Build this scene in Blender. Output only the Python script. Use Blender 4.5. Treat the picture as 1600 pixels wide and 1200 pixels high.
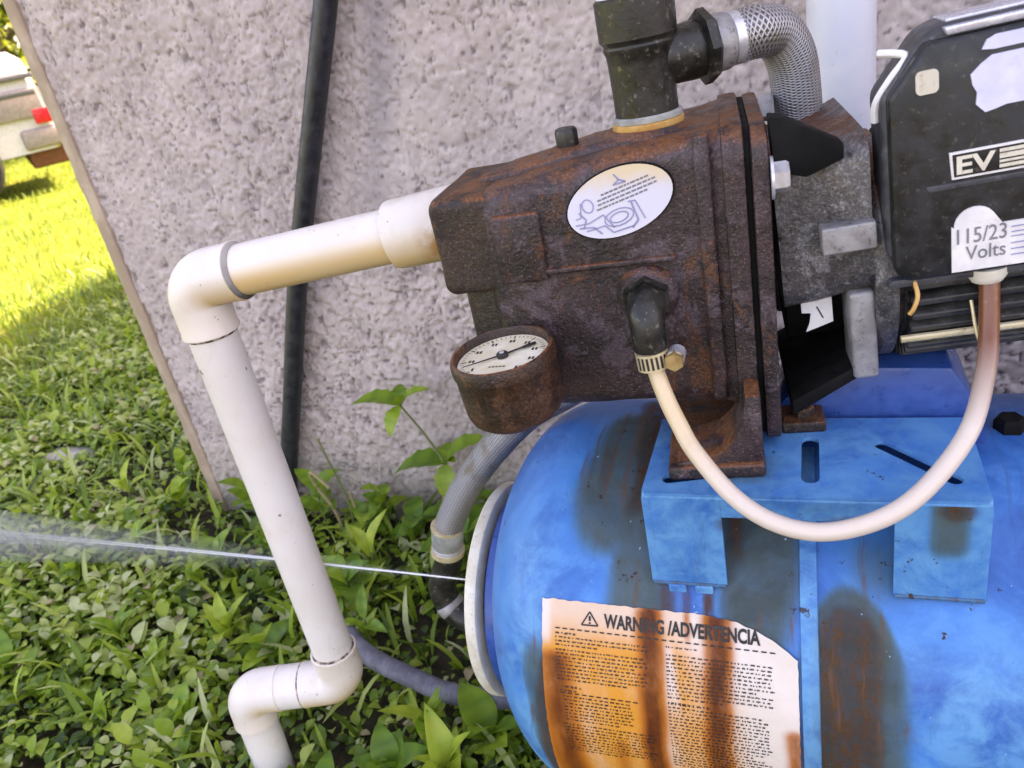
import bpy, bmesh, math, random
import numpy as np
from mathutils import Vector, Matrix
from mathutils.noise import noise as pnoise, fractal

for o in list(bpy.data.objects):
    bpy.data.objects.remove(o)
scn = bpy.context.scene
C = scn.collection
R = math.radians
random.seed(7)
rng = np.random.default_rng(7)

# ------------------------------------------------------------------ camera
CAM_H, PITCH, ROLL, YAW, FPX = 0.80, 25.6, 12.0, 23.5, 1250.0
p, r_, y_ = R(PITCH), R(ROLL), R(YAW)
fw = Vector((-math.sin(y_) * math.cos(p), math.cos(y_) * math.cos(p), -math.sin(p)))
r0 = Vector((math.cos(y_), math.sin(y_), 0))
u0 = r0.cross(fw)
rc = math.cos(r_) * r0 - math.sin(r_) * u0
uc = math.sin(r_) * r0 + math.cos(r_) * u0
cam = bpy.data.cameras.new('camera')
cam.lens = 36.0 * FPX / 1600.0
cam.sensor_width = 36.0
cam.clip_start = 0.02
cam.clip_end = 500
cam.dof.use_dof = True
cam.dof.focus_distance = 0.66
cam.dof.aperture_fstop = 11.0
camo = bpy.data.objects.new('camera', cam)
C.objects.link(camo)
camo.matrix_world = Matrix(((rc.x, uc.x, -fw.x, 0), (rc.y, uc.y, -fw.y, 0), (rc.z, uc.z, -fw.z, CAM_H), (0, 0, 0, 1)))
scn.camera = camo

# ------------------------------------------------------------------ world, sun, exposure
SUN_EL, SUN_AZ = 48.0, 40.0          # azimuth measured from +Y (behind the house) towards +X
world = bpy.data.worlds.new('World')
scn.world = world
world.use_nodes = True
wn = world.node_tree
wn.nodes.clear()
sky = wn.nodes.new('ShaderNodeTexSky')
sky.sky_type = 'NISHITA'
sky.sun_disc = False
sky.sun_elevation = R(SUN_EL)
sky.sun_rotation = R(SUN_AZ)
sky.dust_density = 2.5
sky.air_density = 1.0
sky.ozone_density = 1.0
bg = wn.nodes.new('ShaderNodeBackground')
bg.inputs['Strength'].default_value = 0.15
wo = wn.nodes.new('ShaderNodeOutputWorld')
wn.links.new(sky.outputs[0], bg.inputs[0])
wn.links.new(bg.outputs[0], wo.inputs[0])
sl = bpy.data.lights.new('sun', 'SUN')
sl.energy = 4.0
sl.angle = R(0.5)
sl.color = (1.0, 0.93, 0.80)
so = bpy.data.objects.new('sun', sl)
C.objects.link(so)
sd = Vector((math.sin(R(SUN_AZ)) * math.cos(R(SUN_EL)), math.cos(R(SUN_AZ)) * math.cos(R(SUN_EL)), math.sin(R(SUN_EL))))
so.rotation_euler = sd.to_track_quat('Z', 'Y').to_euler()
so.location = (6, 6, 8)
vs = scn.view_settings
vs.view_transform = 'Standard'
vs.look = 'None'
vs.gamma = 1.0
vs.exposure = 2.65
vs.use_white_balance = True
vs.white_balance_temperature = 8900
vs.white_balance_tint = 27
scn.render.resolution_x, scn.render.resolution_y = 1024, 768


# ------------------------------------------------------------------ material helper
class Mt:
    def __init__(s, name, rough=0.6, metal=0.0, spec=0.5):
        s.m = bpy.data.materials.new(name)
        s.m.use_nodes = True
        s.t = s.m.node_tree
        s.b = s.t.nodes['Principled BSDF']
        s.b.inputs['Roughness'].default_value = rough
        s.b.inputs['Metallic'].default_value = metal
        s.b.inputs['Specular IOR Level'].default_value = spec
        s.tc = None

    def node(s, t, **kw):
        n = s.t.nodes.new(t)
        for k, v in kw.items():
            setattr(n, k, v)
        return n

    def set(s, sock, v):
        if hasattr(v, 'is_output') or isinstance(v, bpy.types.NodeSocket):
            s.t.links.new(v, sock)
        else:
            if isinstance(v, tuple) and len(v) == 3 and sock.type == 'RGBA':
                v = v + (1,)
            sock.default_value = v

    def co(s, scale=(1, 1, 1), kind='Object'):
        if s.tc is None:
            s.tc = s.node('ShaderNodeTexCoord')
        if scale == (1, 1, 1):
            return s.tc.outputs[kind]
        mp = s.node('ShaderNodeMapping')
        mp.inputs['Scale'].default_value = scale
        s.t.links.new(s.tc.outputs[kind], mp.inputs[0])
        return mp.outputs[0]

    def noise(s, scale, detail=4, rough=0.6, vec=None, dist=0.0):
        n = s.node('ShaderNodeTexNoise')
        n.inputs['Scale'].default_value = scale
        n.inputs['Detail'].default_value = detail
        n.inputs['Roughness'].default_value = rough
        n.inputs['Distortion'].default_value = dist
        s.t.links.new(vec or s.co(), n.inputs['Vector'])
        return n.outputs['Fac']

    def voro(s, scale, vec=None, feat='F1'):
        n = s.node('ShaderNodeTexVoronoi', feature=feat)
        n.inputs['Scale'].default_value = scale
        s.t.links.new(vec or s.co(), n.inputs['Vector'])
        return n

    def step(s, fac, a, b, lo=0.0, hi=1.0):
        n = s.node('ShaderNodeMapRange', interpolation_type='SMOOTHSTEP')
        n.inputs['From Min'].default_value = a
        n.inputs['From Max'].default_value = b
        n.inputs['To Min'].default_value = lo
        n.inputs['To Max'].default_value = hi
        s.t.links.new(fac, n.inputs['Value'])
        return n.outputs[0]

    def mix(s, fac, a, b, mode='MIX'):
        n = s.node('ShaderNodeMix', data_type='RGBA', blend_type=mode)
        s.set(n.inputs[0], fac)
        s.set(n.inputs[6], a)
        s.set(n.inputs[7], b)
        return n.outputs[2]

    def math(s, op, a, b=0.0, clamp=False):
        n = s.node('ShaderNodeMath', operation=op, use_clamp=clamp)
        s.set(n.inputs[0], a)
        s.set(n.inputs[1], b)
        return n.outputs[0]

    def attr(s, name, out='Fac'):
        n = s.node('ShaderNodeAttribute', attribute_name=name)
        return n.outputs[out]

    def sep(s, vec=None):
        n = s.node('ShaderNodeSeparateXYZ')
        s.t.links.new(vec or s.co(), n.inputs[0])
        return n.outputs

    def bump(s, h, strength=0.3, dist=0.001, prev=None):
        n = s.node('ShaderNodeBump')
        n.inputs['Strength'].default_value = strength
        n.inputs['Distance'].default_value = dist
        s.t.links.new(h, n.inputs['Height'])
        if prev is not None:
            s.t.links.new(prev, n.inputs['Normal'])
        s.t.links.new(n.outputs[0], s.b.inputs['Normal'])
        return n.outputs[0]

    def col(s, v):
        s.set(s.b.inputs['Base Color'], v)

    def rough(s, v):
        s.set(s.b.inputs['Roughness'], v)


MATS = {}


def build_materials():
    # stucco wall
    m = Mt('stucco', 0.9, spec=0.15)
    n1 = m.noise(9, 5, 0.65)
    n2 = m.noise(60, 4, 0.6)
    n3 = m.noise(1.6, 3, 0.5)
    c = m.mix(m.step(n1, .35, .7), (0.45, 0.365, 0.345), (0.585, 0.485, 0.455))
    c = m.mix(m.math('MULTIPLY', m.step(n2, .5, .70), .5), c, (0.70, 0.61, 0.575))
    c = m.mix(m.math('MULTIPLY', m.step(n3, .42, .70), .45), c, (0.40, 0.335, 0.34))
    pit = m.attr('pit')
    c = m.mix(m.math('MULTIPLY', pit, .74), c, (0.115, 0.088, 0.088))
    c = m.mix(m.math('MULTIPLY', m.attr('wall_streak'), .75), c, (0.24, 0.215, 0.23))
    # damp, dirty splash zone at the foot of the wall
    zz = m.sep()[2]
    foot = m.math('MULTIPLY', m.step(m.math('ADD', zz, m.math('MULTIPLY', n1, .22)), .32, .10), .6)
    c = m.mix(foot, c, (0.26, 0.24, 0.19))
    m.col(c)
    m.bump(m.noise(420, 3, .6), .35, .0012)
    MATS['stucco'] = m.m
    m = Mt('bounce_tan', 0.75, spec=0.2)
    n = m.noise(14, 5, .6)
    m.col(m.mix(m.step(n, .4, .7), (0.36, 0.26, 0.19), (0.50, 0.38, 0.29)))  # tan holds the warm bounce of the sunlit lawn, painted in
    m.bump(m.noise(160, 3), .3, .001)
    MATS['trim'] = m.m
    m = Mt('roofing', 0.9)
    m.col(m.mix(m.noise(30), (0.12, 0.10, 0.09), (0.22, 0.19, 0.17)))
    MATS['roofing'] = m.m
    # soil
    m = Mt('soil', 0.95, spec=0.1)
    n = m.noise(30, 6, .7)
    near = m.mix(m.step(n, .35, .7), (0.030, 0.026, 0.015), (0.085, 0.068, 0.045))
    lawn = m.mix(m.step(m.noise(2.2, 5, .6), .35, .65), (0.09, 0.135, 0.018), (0.17, 0.19, 0.028))
    xx = m.sep()
    far = m.step(m.math('MULTIPLY', xx[0], -1.0), 2.2, 3.2)
    m.col(m.mix(far, near, lawn))
    m.bump(n, .6, .01)
    MATS['soil'] = m.m
    # leaves: colour attribute random per leaf
    def leafmat(name, cols, rough=.45, trans=.3):
        m = Mt(name, rough, spec=.4)
        a = m.attr('tint')
        rp = m.node('ShaderNodeValToRGB')
        els = rp.color_ramp.elements
        for i, cc in enumerate(cols):
            pos = i / (len(cols) - 1)
            e = els[i] if i < 2 else els.new(pos)
            e.position = pos
            e.color = cc + (1,)
        m.t.links.new(a, rp.inputs[0])
        n = m.noise(90, 3)
        c = m.mix(m.math('MULTIPLY', m.step(n, .4, .7), .35), rp.outputs[0], m.mix(.5, rp.outputs[0], (0.02, 0.05, 0.012)))
        m.col(c)
        tr = m.node('ShaderNodeBsdfTranslucent')
        m.t.links.new(m.mix(.5, rp.outputs[0], (0.30, 0.42, 0.03)), tr.inputs[0])
        mx = m.node('ShaderNodeMixShader')
        mx.inputs[0].default_value = trans
        m.t.links.new(m.b.outputs[0], mx.inputs[1])
        m.t.links.new(tr.outputs[0], mx.inputs[2])
        m.t.links.new(mx.outputs[0], m.t.nodes['Material Output'].inputs[0])
        MATS[name] = m.m
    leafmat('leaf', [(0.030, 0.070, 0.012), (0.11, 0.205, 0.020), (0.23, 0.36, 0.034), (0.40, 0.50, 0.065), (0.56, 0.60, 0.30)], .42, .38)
    leafmat('leaf_weed', [(0.07, 0.17, 0.02), (0.16, 0.30, 0.028), (0.29, 0.43, 0.04), (0.46, 0.55, 0.07)], .38, .35)
    leafmat('leaf_lawn', [(0.09, 0.15, 0.018), (0.14, 0.21, 0.022), (0.20, 0.25, 0.03)], .6, .35)
    leafmat('leaf_tree', [(0.05, 0.10, 0.015), (0.12, 0.17, 0.02), (0.24, 0.24, 0.03)], .5, .35)
    m = Mt('stem', .6)
    m.col(m.mix(m.noise(60), (0.11, 0.17, 0.04), (0.20, 0.20, 0.08)))
    MATS['stem'] = m.m
    m = Mt('dry_stem', .8)
    m.col(m.mix(m.noise(60), (0.26, 0.21, 0.10), (0.40, 0.33, 0.18)))
    MATS['dry_stem'] = m.m
    m = Mt('bark', .9)
    m.col(m.mix(m.noise(12), (0.06, 0.045, 0.03), (0.16, 0.12, 0.09)))
    MATS['bark'] = m.m
    m = Mt('stone', .85)
    m.col(m.mix(m.noise(25, 6), (0.30, 0.26, 0.27), (0.55, 0.50, 0.50)))
    m.bump(m.noise(40, 6), .5, .006)
    MATS['stone'] = m.m

    # PVC: aged white plastic, grime specks, yellowing plus warm bounce light painted on undersides; attribute 'rust' where it meets the iron
    m = Mt('pvc', 0.36, spec=.45)
    n = m.noise(7, 4, .6)
    c = m.mix(m.step(n, .35, .7), (0.70, 0.63, 0.575), (0.77, 0.71, 0.675))
    c = m.mix(m.math('MULTIPLY', m.step(m.noise(26, 5, .7), .52, .74), .45), c, (0.62, 0.50, 0.35))
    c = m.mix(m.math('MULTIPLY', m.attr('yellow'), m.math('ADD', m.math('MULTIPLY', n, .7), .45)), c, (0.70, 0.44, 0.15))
    c = m.mix(m.math('MULTIPLY', m.attr('rust'), m.step(m.noise(70, 5, .7), .30, .62)), c, (0.42, 0.17, 0.03))
    smear = m.math('MULTIPLY', m.step(m.noise(9, 6, .75, dist=1.5, vec=m.co((1, 1, .4))), .54, .70), .40)
    c = m.mix(smear, c, (0.52, 0.42, 0.32))
    gn = m.step(m.math('ADD', m.noise(48, 5, .75), m.math('MULTIPLY', m.noise(300, 2), .1)), .725, .75)
    c = m.mix(m.math('MULTIPLY', gn, .85), c, (0.05, 0.05, 0.025))
    vo = m.voro(34)
    big = m.step(m.noise(11, 2), .46, .58)
    spk = m.math('MULTIPLY', m.step(m.math('ADD', vo.outputs['Distance'], m.math('MULTIPLY', m.noise(260, 2), .12)), .145, .10), big)
    c = m.mix(m.math('MULTIPLY', spk, .9), c, (0.03, 0.025, 0.02))
    vo2 = m.voro(120)
    spk2 = m.math('MULTIPLY', m.step(vo2.outputs['Distance'], .13, .09), m.step(m.noise(30, 2), .56, .64))
    c = m.mix(m.math('MULTIPLY', spk2, .8), c, (0.06, 0.045, 0.03))
    m.col(c)
    m.rough(m.step(m.noise(40, 4), .3, .7, .30, .48))
    m.bump(m.noise(90, 3), .06, .0008)
    MATS['pvc'] = m.m
    m = Mt('joint_grime', .9)
    zq = m.sep()[2]
    m.col(m.mix(m.step(m.math('ADD', zq, m.math('MULTIPLY', m.noise(70, 4), .05)), .60, .66), (0.02, 0.018, 0.016), (0.36, 0.33, 0.31)))
    MATS['joint_grime'] = m.m
    m = Mt('joint_brown', .8)
    m.col(m.mix(m.step(m.noise(140, 4), .4, .6), (0.05, 0.04, 0.03), (0.50, 0.38, 0.31)))
    MATS['joint_brown'] = m.m
    m = Mt('pvc_blue_white', .35)
    n = m.noise(9, 4)
    c = m.mix(m.step(n, .4, .7), (0.66, 0.66, 0.74), (0.80, 0.77, 0.77))
    m.col(m.mix(m.math('MULTIPLY', m.step(m.noise(60, 3), .66, .74), .5), c, (0.3, 0.28, 0.26)))
    MATS['pvc_riser'] = m.m

    # rusty cast iron
    def iron(name, dark, mid, hi, orange, spots=.9, rough=.62):
        m = Mt(name, rough, spec=.5)
        big = m.noise(9, 6, .72, dist=.9)
        fine = m.noise(620, 3, .65)
        med = m.noise(75, 5, .65)
        c = m.mix(m.step(big, .36, .62), dark, mid)
        # paler, bluish oxide bloom in flaked patches with crisp edges
        fl = m.math('ADD', m.noise(22, 6, .75, dist=.4), m.math('MULTIPLY', m.math('SUBTRACT', med, .5), .35))
        c = m.mix(m.math('MULTIPLY', m.step(fl, .53, .60), .70), c, hi)
        og = m.math('ADD', m.noise(15, 6, .75, dist=1.2, vec=m.co((1.3, 1, .55))), m.math('MULTIPLY', m.math('SUBTRACT', m.noise(140, 4, .7), .5), .30))
        c = m.mix(m.math('MULTIPLY', m.step(og, .56, .66), .85), c, orange)
        geo = m.node('ShaderNodeNewGeometry')
        upz = m.sep(geo.outputs['Normal'])[2]
        top = m.math('MULTIPLY', m.step(upz, .35, .8), m.step(m.noise(38, 5, .7), .38, .56))
        c = m.mix(m.math('MULTIPLY', top, .85), c, (0.26, 0.085, 0.024))
        c = m.mix(m.math('MULTIPLY', m.step(fine, .58, .70), spots), c, (0.34, 0.24, 0.20))
        c = m.mix(m.math('MULTIPLY', m.step(m.noise(430, 3, .65, vec=m.co((1.1, 1, .9))), .40, .50), .50), c, m.mix(.85, c, (0.004, 0.003, 0.003)))
        c = m.mix(m.math('MULTIPLY', m.step(m.noise(42, 5, .7), .42, .30), .8), c, (0.008, 0.005, 0.004))
        m.col(c)
        m.rough(m.step(med, .3, .7, rough - .2, rough + .18))
        b1 = m.bump(m.noise(300, 4, .7), .65, .0013)
        m.bump(fl, .6, .003, b1)
        MATS[name] = m.m
    iron('rust_iron', (0.016, 0.008, 0.008), (0.066, 0.034, 0.036), (0.125, 0.083, 0.098), (0.15, 0.046, 0.013), .55, .50)
    iron('rust_dark', (0.018, 0.011, 0.008), (0.055, 0.028, 0.016), (0.09, 0.045, 0.026), (0.14, 0.05, 0.016), .5)
    iron('rust_gauge', (0.030, 0.013, 0.008), (0.085, 0.033, 0.014), (0.13, 0.05, 0.02), (0.19, 0.065, 0.018), .35, .5)
    iron('iron_grey', (0.09, 0.082, 0.084), (0.22, 0.205, 0.21), (0.34, 0.32, 0.33), (0.17, 0.13, 0.10), .35, .48)
    MATS['iron_grey'].node_tree.nodes['Principled BSDF'].inputs['Metallic'].default_value = .45

    def plain(name, c1, c2, rough, metal=0., scale=40, bump=.1, dirt=None, spec=.5):
        m = Mt(name, rough, metal, spec)
        c = m.mix(m.step(m.noise(scale, 5, .65), .35, .68), c1, c2)
        if dirt:
            c = m.mix(m.math('MULTIPLY', m.step(m.noise(180, 4, .7), .56, .70), dirt[1]), c, dirt[0])
        m.col(c)
        m.rough(m.step(m.noise(scale * 2, 4), .3, .7, max(.05, rough - .12), min(1, rough + .15)))
        if bump:
            m.bump(m.noise(scale * 6, 3), bump, .0008)
        MATS[name] = m.m
    plain('black_plastic', (0.007, 0.008, 0.010), (0.018, 0.019, 0.023), .38, dirt=((0.14, 0.12, 0.10), .45))
    plain('black_rim', (0.035, 0.035, 0.042), (0.07, 0.07, 0.08), .45, dirt=((0.2, 0.18, 0.16), .4))
    plain('black_fitting', (0.007, 0.007, 0.006), (0.024, 0.021, 0.017), .42, dirt=((0.17, 0.15, 0.11), .6), bump=.3)
    plain('black_cable', (0.011, 0.011, 0.015), (0.026, 0.026, 0.033), .42, dirt=((0.10, 0.10, 0.10), .3))
    plain('black_void', (0.003, 0.003, 0.003), (0.007, 0.006, 0.006), .75, spec=.2)
    plain('motor_black', (0.010, 0.010, 0.011), (0.050, 0.047, 0.045), .45, dirt=((0.20, 0.15, 0.10), .5), bump=.3)
    plain('zinc', (0.52, 0.53, 0.58), (0.68, 0.68, 0.72), .38, .6, dirt=((0.3, 0.24, 0.18), .4))
    plain('zinc_dull', (0.24, 0.23, 0.24), (0.40, 0.385, 0.385), .5, .4, dirt=((0.10, 0.08, 0.07), .7), bump=.3)
    plain('brass', (0.50, 0.33, 0.12), (0.62, 0.46, 0.24), .42, .7, dirt=((0.2, 0.13, 0.07), .5))
    plain('brass_pale', (0.62, 0.50, 0.28), (0.74, 0.63, 0.42), .42, .4, dirt=((0.2, 0.15, 0.08), .5))
    plain('orange_ring', (0.50, 0.24, 0.06), (0.66, 0.40, 0.14), .5, .2, dirt=((0.2, 0.10, 0.04), .5))
    plain('sealant', (0.24, 0.24, 0.23), (0.42, 0.41, 0.38), .55, .1, dirt=((0.08, 0.07, 0.05), .6))
    plain('grey_hose', (0.09, 0.09, 0.12), (0.18, 0.18, 0.22), .6, dirt=((0.10, 0.09, 0.07), .6))
    plain('ink', (0.012, 0.010, 0.010), (0.03, 0.022, 0.02), .6, bump=0)
    plain('ink_grey', (0.17, 0.16, 0.18), (0.24, 0.23, 0.25), .6, bump=0)
    plain('ink_blue', (0.22, 0.23, 0.40), (0.34, 0.35, 0.52), .6, bump=0)
    plain('sticker_lavender', (0.60, 0.60, 0.80), (0.72, 0.71, 0.86), .35, bump=0)
    plain('sticker_white', (0.70, 0.67, 0.68), (0.82, 0.79, 0.78), .4, bump=0, dirt=((0.5, 0.42, 0.36), .4))
    plain('sticker_cream', (0.62, 0.56, 0.46), (0.74, 0.68, 0.56), .5, bump=0, dirt=((0.3, 0.24, 0.16), .5))
    plain('chrome_band', (0.55, 0.57, 0.68), (0.72, 0.72, 0.80), .22, .5)
    plain('car_white', (0.52, 0.49, 0.48), (0.60, 0.57, 0.55), .25, bump=0)
    plain('car_pink', (0.22, 0.18, 0.175), (0.30, 0.25, 0.24), .45, bump=0)
    plain('car_grey', (0.07, 0.07, 0.08), (0.11, 0.11, 0.12), .35, bump=0)
    plain('car_glass', (0.01, 0.012, 0.014), (0.02, 0.022, 0.025), .08, bump=0)
    plain('car_red', (0.55, 0.01, 0.02), (0.70, 0.02, 0.03), .25, bump=0)
    plain('tyre', (0.012, 0.012, 0.012), (0.03, 0.028, 0.026), .8)
    plain('underbody_shade', (0.10, 0.03, 0.012), (0.20, 0.06, 0.02), .7)
    plain('white_plastic', (0.66, 0.58, 0.44), (0.80, 0.74, 0.62), .45, dirt=((0.38, 0.28, 0.17), .5))
    plain('dark_blue', (0.010, 0.060, 0.24), (0.018, 0.090, 0.34), .35)

    # braided steel hose
    m = Mt('braid', .38, .75)
    u = m.attr('u')
    v = m.attr('v')
    a1 = m.math('SINE', m.math('ADD', m.math('MULTIPLY', u, 2500.), m.math('MULTIPLY', v, 16 * 2 * math.pi)))
    a2 = m.math('SINE', m.math('SUBTRACT', m.math('MULTIPLY', u, 2500.), m.math('MULTIPLY', v, 16 * 2 * math.pi)))
    w = m.math('MAXIMUM', a1, a2)
    c = m.mix(m.step(w, -.2, .75), (0.15, 0.14, 0.14), (0.46, 0.45, 0.47))
    c = m.mix(m.math('MULTIPLY', m.step(m.noise(22, 5, .7), .50, .68), .65), c, (0.20, 0.14, 0.06))
    m.col(c)
    m.bump(w, .6, .0008)
    MATS['braid'] = m.m
    # clear/yellowed tube
    m = Mt('tube', .28, spec=.5)
    c = m.mix(m.attr('rust'), (0.66, 0.555, 0.48), (0.20, 0.062, 0.026))
    c = m.mix(m.math('MULTIPLY', m.attr('yellow'), .75), c, (0.72, 0.52, 0.26))
    c = m.mix(m.math('MULTIPLY', m.step(m.noise(60, 5, .7), .52, .72), .35), c, (0.60, 0.42, 0.26))
    m.col(c)
    m.b.inputs['Subsurface Weight'].default_value = .12
    m.b.inputs['Subsurface Radius'].default_value = (.004, .003, .002)
    MATS['tube'] = m.m

    # tank paint with stain attributes
    def tankmat(name):
        m = Mt(name, .42, spec=.35)
        n = m.noise(8, 6, .65, dist=1.0)
        n2 = m.noise(34, 6, .7, dist=.4)
        c = m.mix(m.step(n, .34, .66), (0.008, 0.098, 0.35), (0.028, 0.210, 0.56))
        c = m.mix(m.math('MULTIPLY', m.step(n2, .50, .66), .40), c, (0.065, 0.285, 0.62))
        c = m.mix(m.math('MULTIPLY', m.attr('pale'), m.step(n2, .30, .62)), c, (0.10, 0.35, 0.58))
        # runs: noise stretched down the shell
        dv = m.node('ShaderNodeCombineXYZ')
        sx = m.sep()
        m.t.links.new(m.math('ADD', m.math('MULTIPLY', sx[0], 105.), m.math('MULTIPLY', m.noise(14, 3), 1.6)), dv.inputs[0])
        m.t.links.new(m.math('MULTIPLY', sx[2], 11.), dv.inputs[1])
        drip = m.noise(1.0, 5, .65, vec=dv.outputs[0], dist=.3)
        gr = m.noise(95, 6, .75)
        c = m.mix(m.math('MULTIPLY', m.step(m.attr('olive'), .0, .7), .62), c, (0.030, 0.125, 0.155))
        ol = m.math('MULTIPLY', m.step(m.math('ADD', m.attr('olive'), m.math('MULTIPLY', m.math('SUBTRACT', drip, .5), .9)), .12, 1.0), m.math('MULTIPLY', m.step(m.attr('olive'), .0, .35), m.step(n2, .2, .7, .70, 1.0)))
        c = m.mix(m.math('MULTIPLY', ol, .86), c, m.mix(m.step(n, .35, .65), (0.038, 0.040, 0.020), (0.070, 0.080, 0.055)))
        ru = m.math('MULTIPLY', m.step(m.math('ADD', m.attr('rust'), m.math('MULTIPLY', m.math('SUBTRACT', drip, .5), .75)), .16, .95), m.math('MULTIPLY', m.step(m.attr('rust'), .0, .3), m.step(gr, .25, .6, .72, 1.0)))
        crisp = m.math('MULTIPLY', m.step(m.math('ADD', m.attr('rust'), m.math('ADD', m.math('MULTIPLY', m.math('SUBTRACT', gr, .5), 1.2), m.math('MULTIPLY', m.math('SUBTRACT', drip, .5), .9))), .80, 1.05), m.step(m.attr('rust'), .05, .25))
        ru = m.math('MAXIMUM', m.math('MULTIPLY', ru, .82), crisp)
        c = m.mix(m.math('MULTIPLY', ru, .95), c, m.mix(m.step(m.math('ADD', m.math('MULTIPLY', drip, .45), m.math('MULTIPLY', gr, .55)), .36, .64), (0.022, 0.012, 0.006), (0.085, 0.033, 0.010)))
        # thin bright rust threads inside the runs
        c = m.mix(m.math('MULTIPLY', m.math('MULTIPLY', m.step(m.attr('olive'), .05, .4), m.step(drip, .575, .64)), .55), c, (0.13, 0.050, 0.014))
        # faint grime runs everywhere, scratches
        c = m.mix(m.math('MULTIPLY', m.step(drip, .60, .72), .30), c, (0.030, 0.085, 0.16))
        # chips with rusty middles
        chn = m.math('ADD', m.noise(60, 5, .75), m.math('MULTIPLY', m.noise(260, 3), .12))
        ch = m.math('MULTIPLY', m.step(chn, .70, .715), m.step(m.noise(9, 2), .45, .55))
        c = m.mix(ch, c, (0.045, 0.020, 0.012))
        ch3 = m.step(m.math('ADD', m.noise(75, 5, .75, vec=m.co((1.2, .9, 1))), m.math('MULTIPLY', m.noise(260, 3), .12)), .755, .765)
        c = m.mix(m.math('MULTIPLY', ch3, .8), c, (0.40, 0.50, 0.62))
        m.col(c)
        dirt = m.math('MAXIMUM', ol, ru)
        rr = m.math('ADD', m.step(n2, .3, .7, .34, .50), m.math('MULTIPLY', dirt, .3), True)
        m.rough(rr)
        b1 = m.bump(m.noise(160, 4), .15, .0008)
        m.bump(m.math('SUBTRACT', m.math('MULTIPLY', ru, gr), ch), .5, .0012, b1)
        MATS[name] = m.m
    tankmat('tank_paint')
    # warning label paper with rust wash
    m = Mt('label_paper', .6, spec=.25)
    n = m.noise(40, 5, .7, vec=m.co((1, 1, .35)))
    c = m.mix(m.step(m.noise(12, 4), .35, .7), (0.66, 0.56, 0.48), (0.74, 0.65, 0.60))
    wash = m.attr('wash')
    c = m.mix(m.math('MULTIPLY', wash, m.step(n, .15, .6, .55, 1.0), True), c, (0.68, 0.27, 0.035))
    ru = m.attr('rust')
    c = m.mix(m.math('MULTIPLY', m.step(ru, .02, .5), m.step(n, .1, .6, .6, 1.0), True), c, (0.44, 0.12, 0.012))
    c = m.mix(m.math('MULTIPLY', m.step(ru, .35, .9), m.step(n, .2, .65, .45, 1.0), True), c, (0.10, 0.020, 0.004))
    m.col(c)
    m.bump(m.noise(55, 5, .7), .35, .0015)
    MATS['label_paper'] = m.m
    # oval sticker: pale, tea coloured towards its top edge
    m = Mt('oval_paper', .42, spec=.4)
    z = m.sep()[2]
    c = m.mix(m.step(m.math('ADD', z, m.math('MULTIPLY', m.noise(60, 4), .02)), .034, .052), (0.66, 0.64, 0.74), (0.70, 0.56, 0.38))
    m.col(c)
    MATS['oval_paper'] = m.m
    m = Mt('dial_paper', .45, spec=.4)
    m.col(m.mix(m.step(m.noise(45, 5), .4, .7), (0.70, 0.60, 0.42), (0.84, 0.76, 0.62)))
    MATS['dial_paper'] = m.m
    m = Mt('lens_glass', .05)
    m.b.inputs['Transmission Weight'].default_value = 1.0
    m.b.inputs['IOR'].default_value = 1.1
    m.b.inputs['Base Color'].default_value = (.98, .97, .93, 1)
    MATS['lens_glass'] = m.m
    m = Mt('water', .15, spec=.6)
    m.b.inputs['Base Color'].default_value = (0.92, 0.93, 0.92, 1)
    m.b.inputs['Subsurface Weight'].default_value = .0
    m.b.inputs['IOR'].default_value = 1.33
    MATS['water'] = m.m


def volmat(name, dens):
    m = bpy.data.materials.new(name)
    m.use_nodes = True
    nt = m.node_tree
    nt.nodes.clear()
    o = nt.nodes.new('ShaderNodeOutputMaterial')
    v = nt.nodes.new('ShaderNodeVolumePrincipled')
    v.inputs['Color'].default_value = (.96, .97, .97, 1)
    v.inputs['Density'].default_value = dens
    v.inputs['Anisotropy'].default_value = .2
    nt.links.new(v.outputs[0], o.inputs['Volume'])
    MATS[name] = m


build_materials()
volmat('mist_core', 20.0)
volmat('mist', 4.0)


# ------------------------------------------------------------------ geometry helpers
def link(name, me, mat, parent=None, smooth=True, sharp=35):
    if smooth:
        me.polygons.foreach_set('use_smooth', [True] * len(me.polygons))
        if sharp:
            me.set_sharp_from_angle(angle=R(sharp))
    o = bpy.data.objects.new(name, me)
    if mat:
        me.materials.append(MATS[mat])
    C.objects.link(o)
    if parent is not None:
        o.parent = parent
    return o


def from_py(v, f):
    me = bpy.data.meshes.new('mesh')
    me.from_pydata([tuple(map(float, q)) for q in v], [], [tuple(int(i) for i in q) for q in f])
    me.update()
    return me


def fattr(me, name, vals):
    a = me.attributes.new(name, 'FLOAT', 'POINT')
    a.data.foreach_set('value', np.asarray(vals, dtype=np.float32))


def thing(name, label, cat, loc=(0, 0, 0), rot=None, group=None):
    o = bpy.data.objects.new(name, None)
    C.objects.link(o)
    o.empty_display_size = .05
    if rot is not None:
        o.matrix_world = rot
    else:
        o.location = loc
    o['label'] = label
    o['category'] = cat
    if group:
        o['group'] = group
    return o


def tag(o, label, cat, group=None):
    o['label'] = label
    o['category'] = cat
    if group:
        o['group'] = group
    return o


def smooth_path(pts, n=60):
    """Catmull-Rom through points."""
    P = [Vector(q) for q in pts]
    P = [P[0] * 2 - P[1]] + P + [P[-1] * 2 - P[-2]]
    out = []
    seg = len(P) - 3
    per = max(2, n // seg)
    for i in range(seg):
        a, b, c, d = P[i:i + 4]
        for k in range(per):
            t = k / per
            out.append(.5 * ((2 * b) + (c - a) * t + (2 * a - 5 * b + 4 * c - d) * t * t + (3 * b - a - 3 * c + d) * t ** 3))
    out.append(P[-2])
    return out


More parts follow.
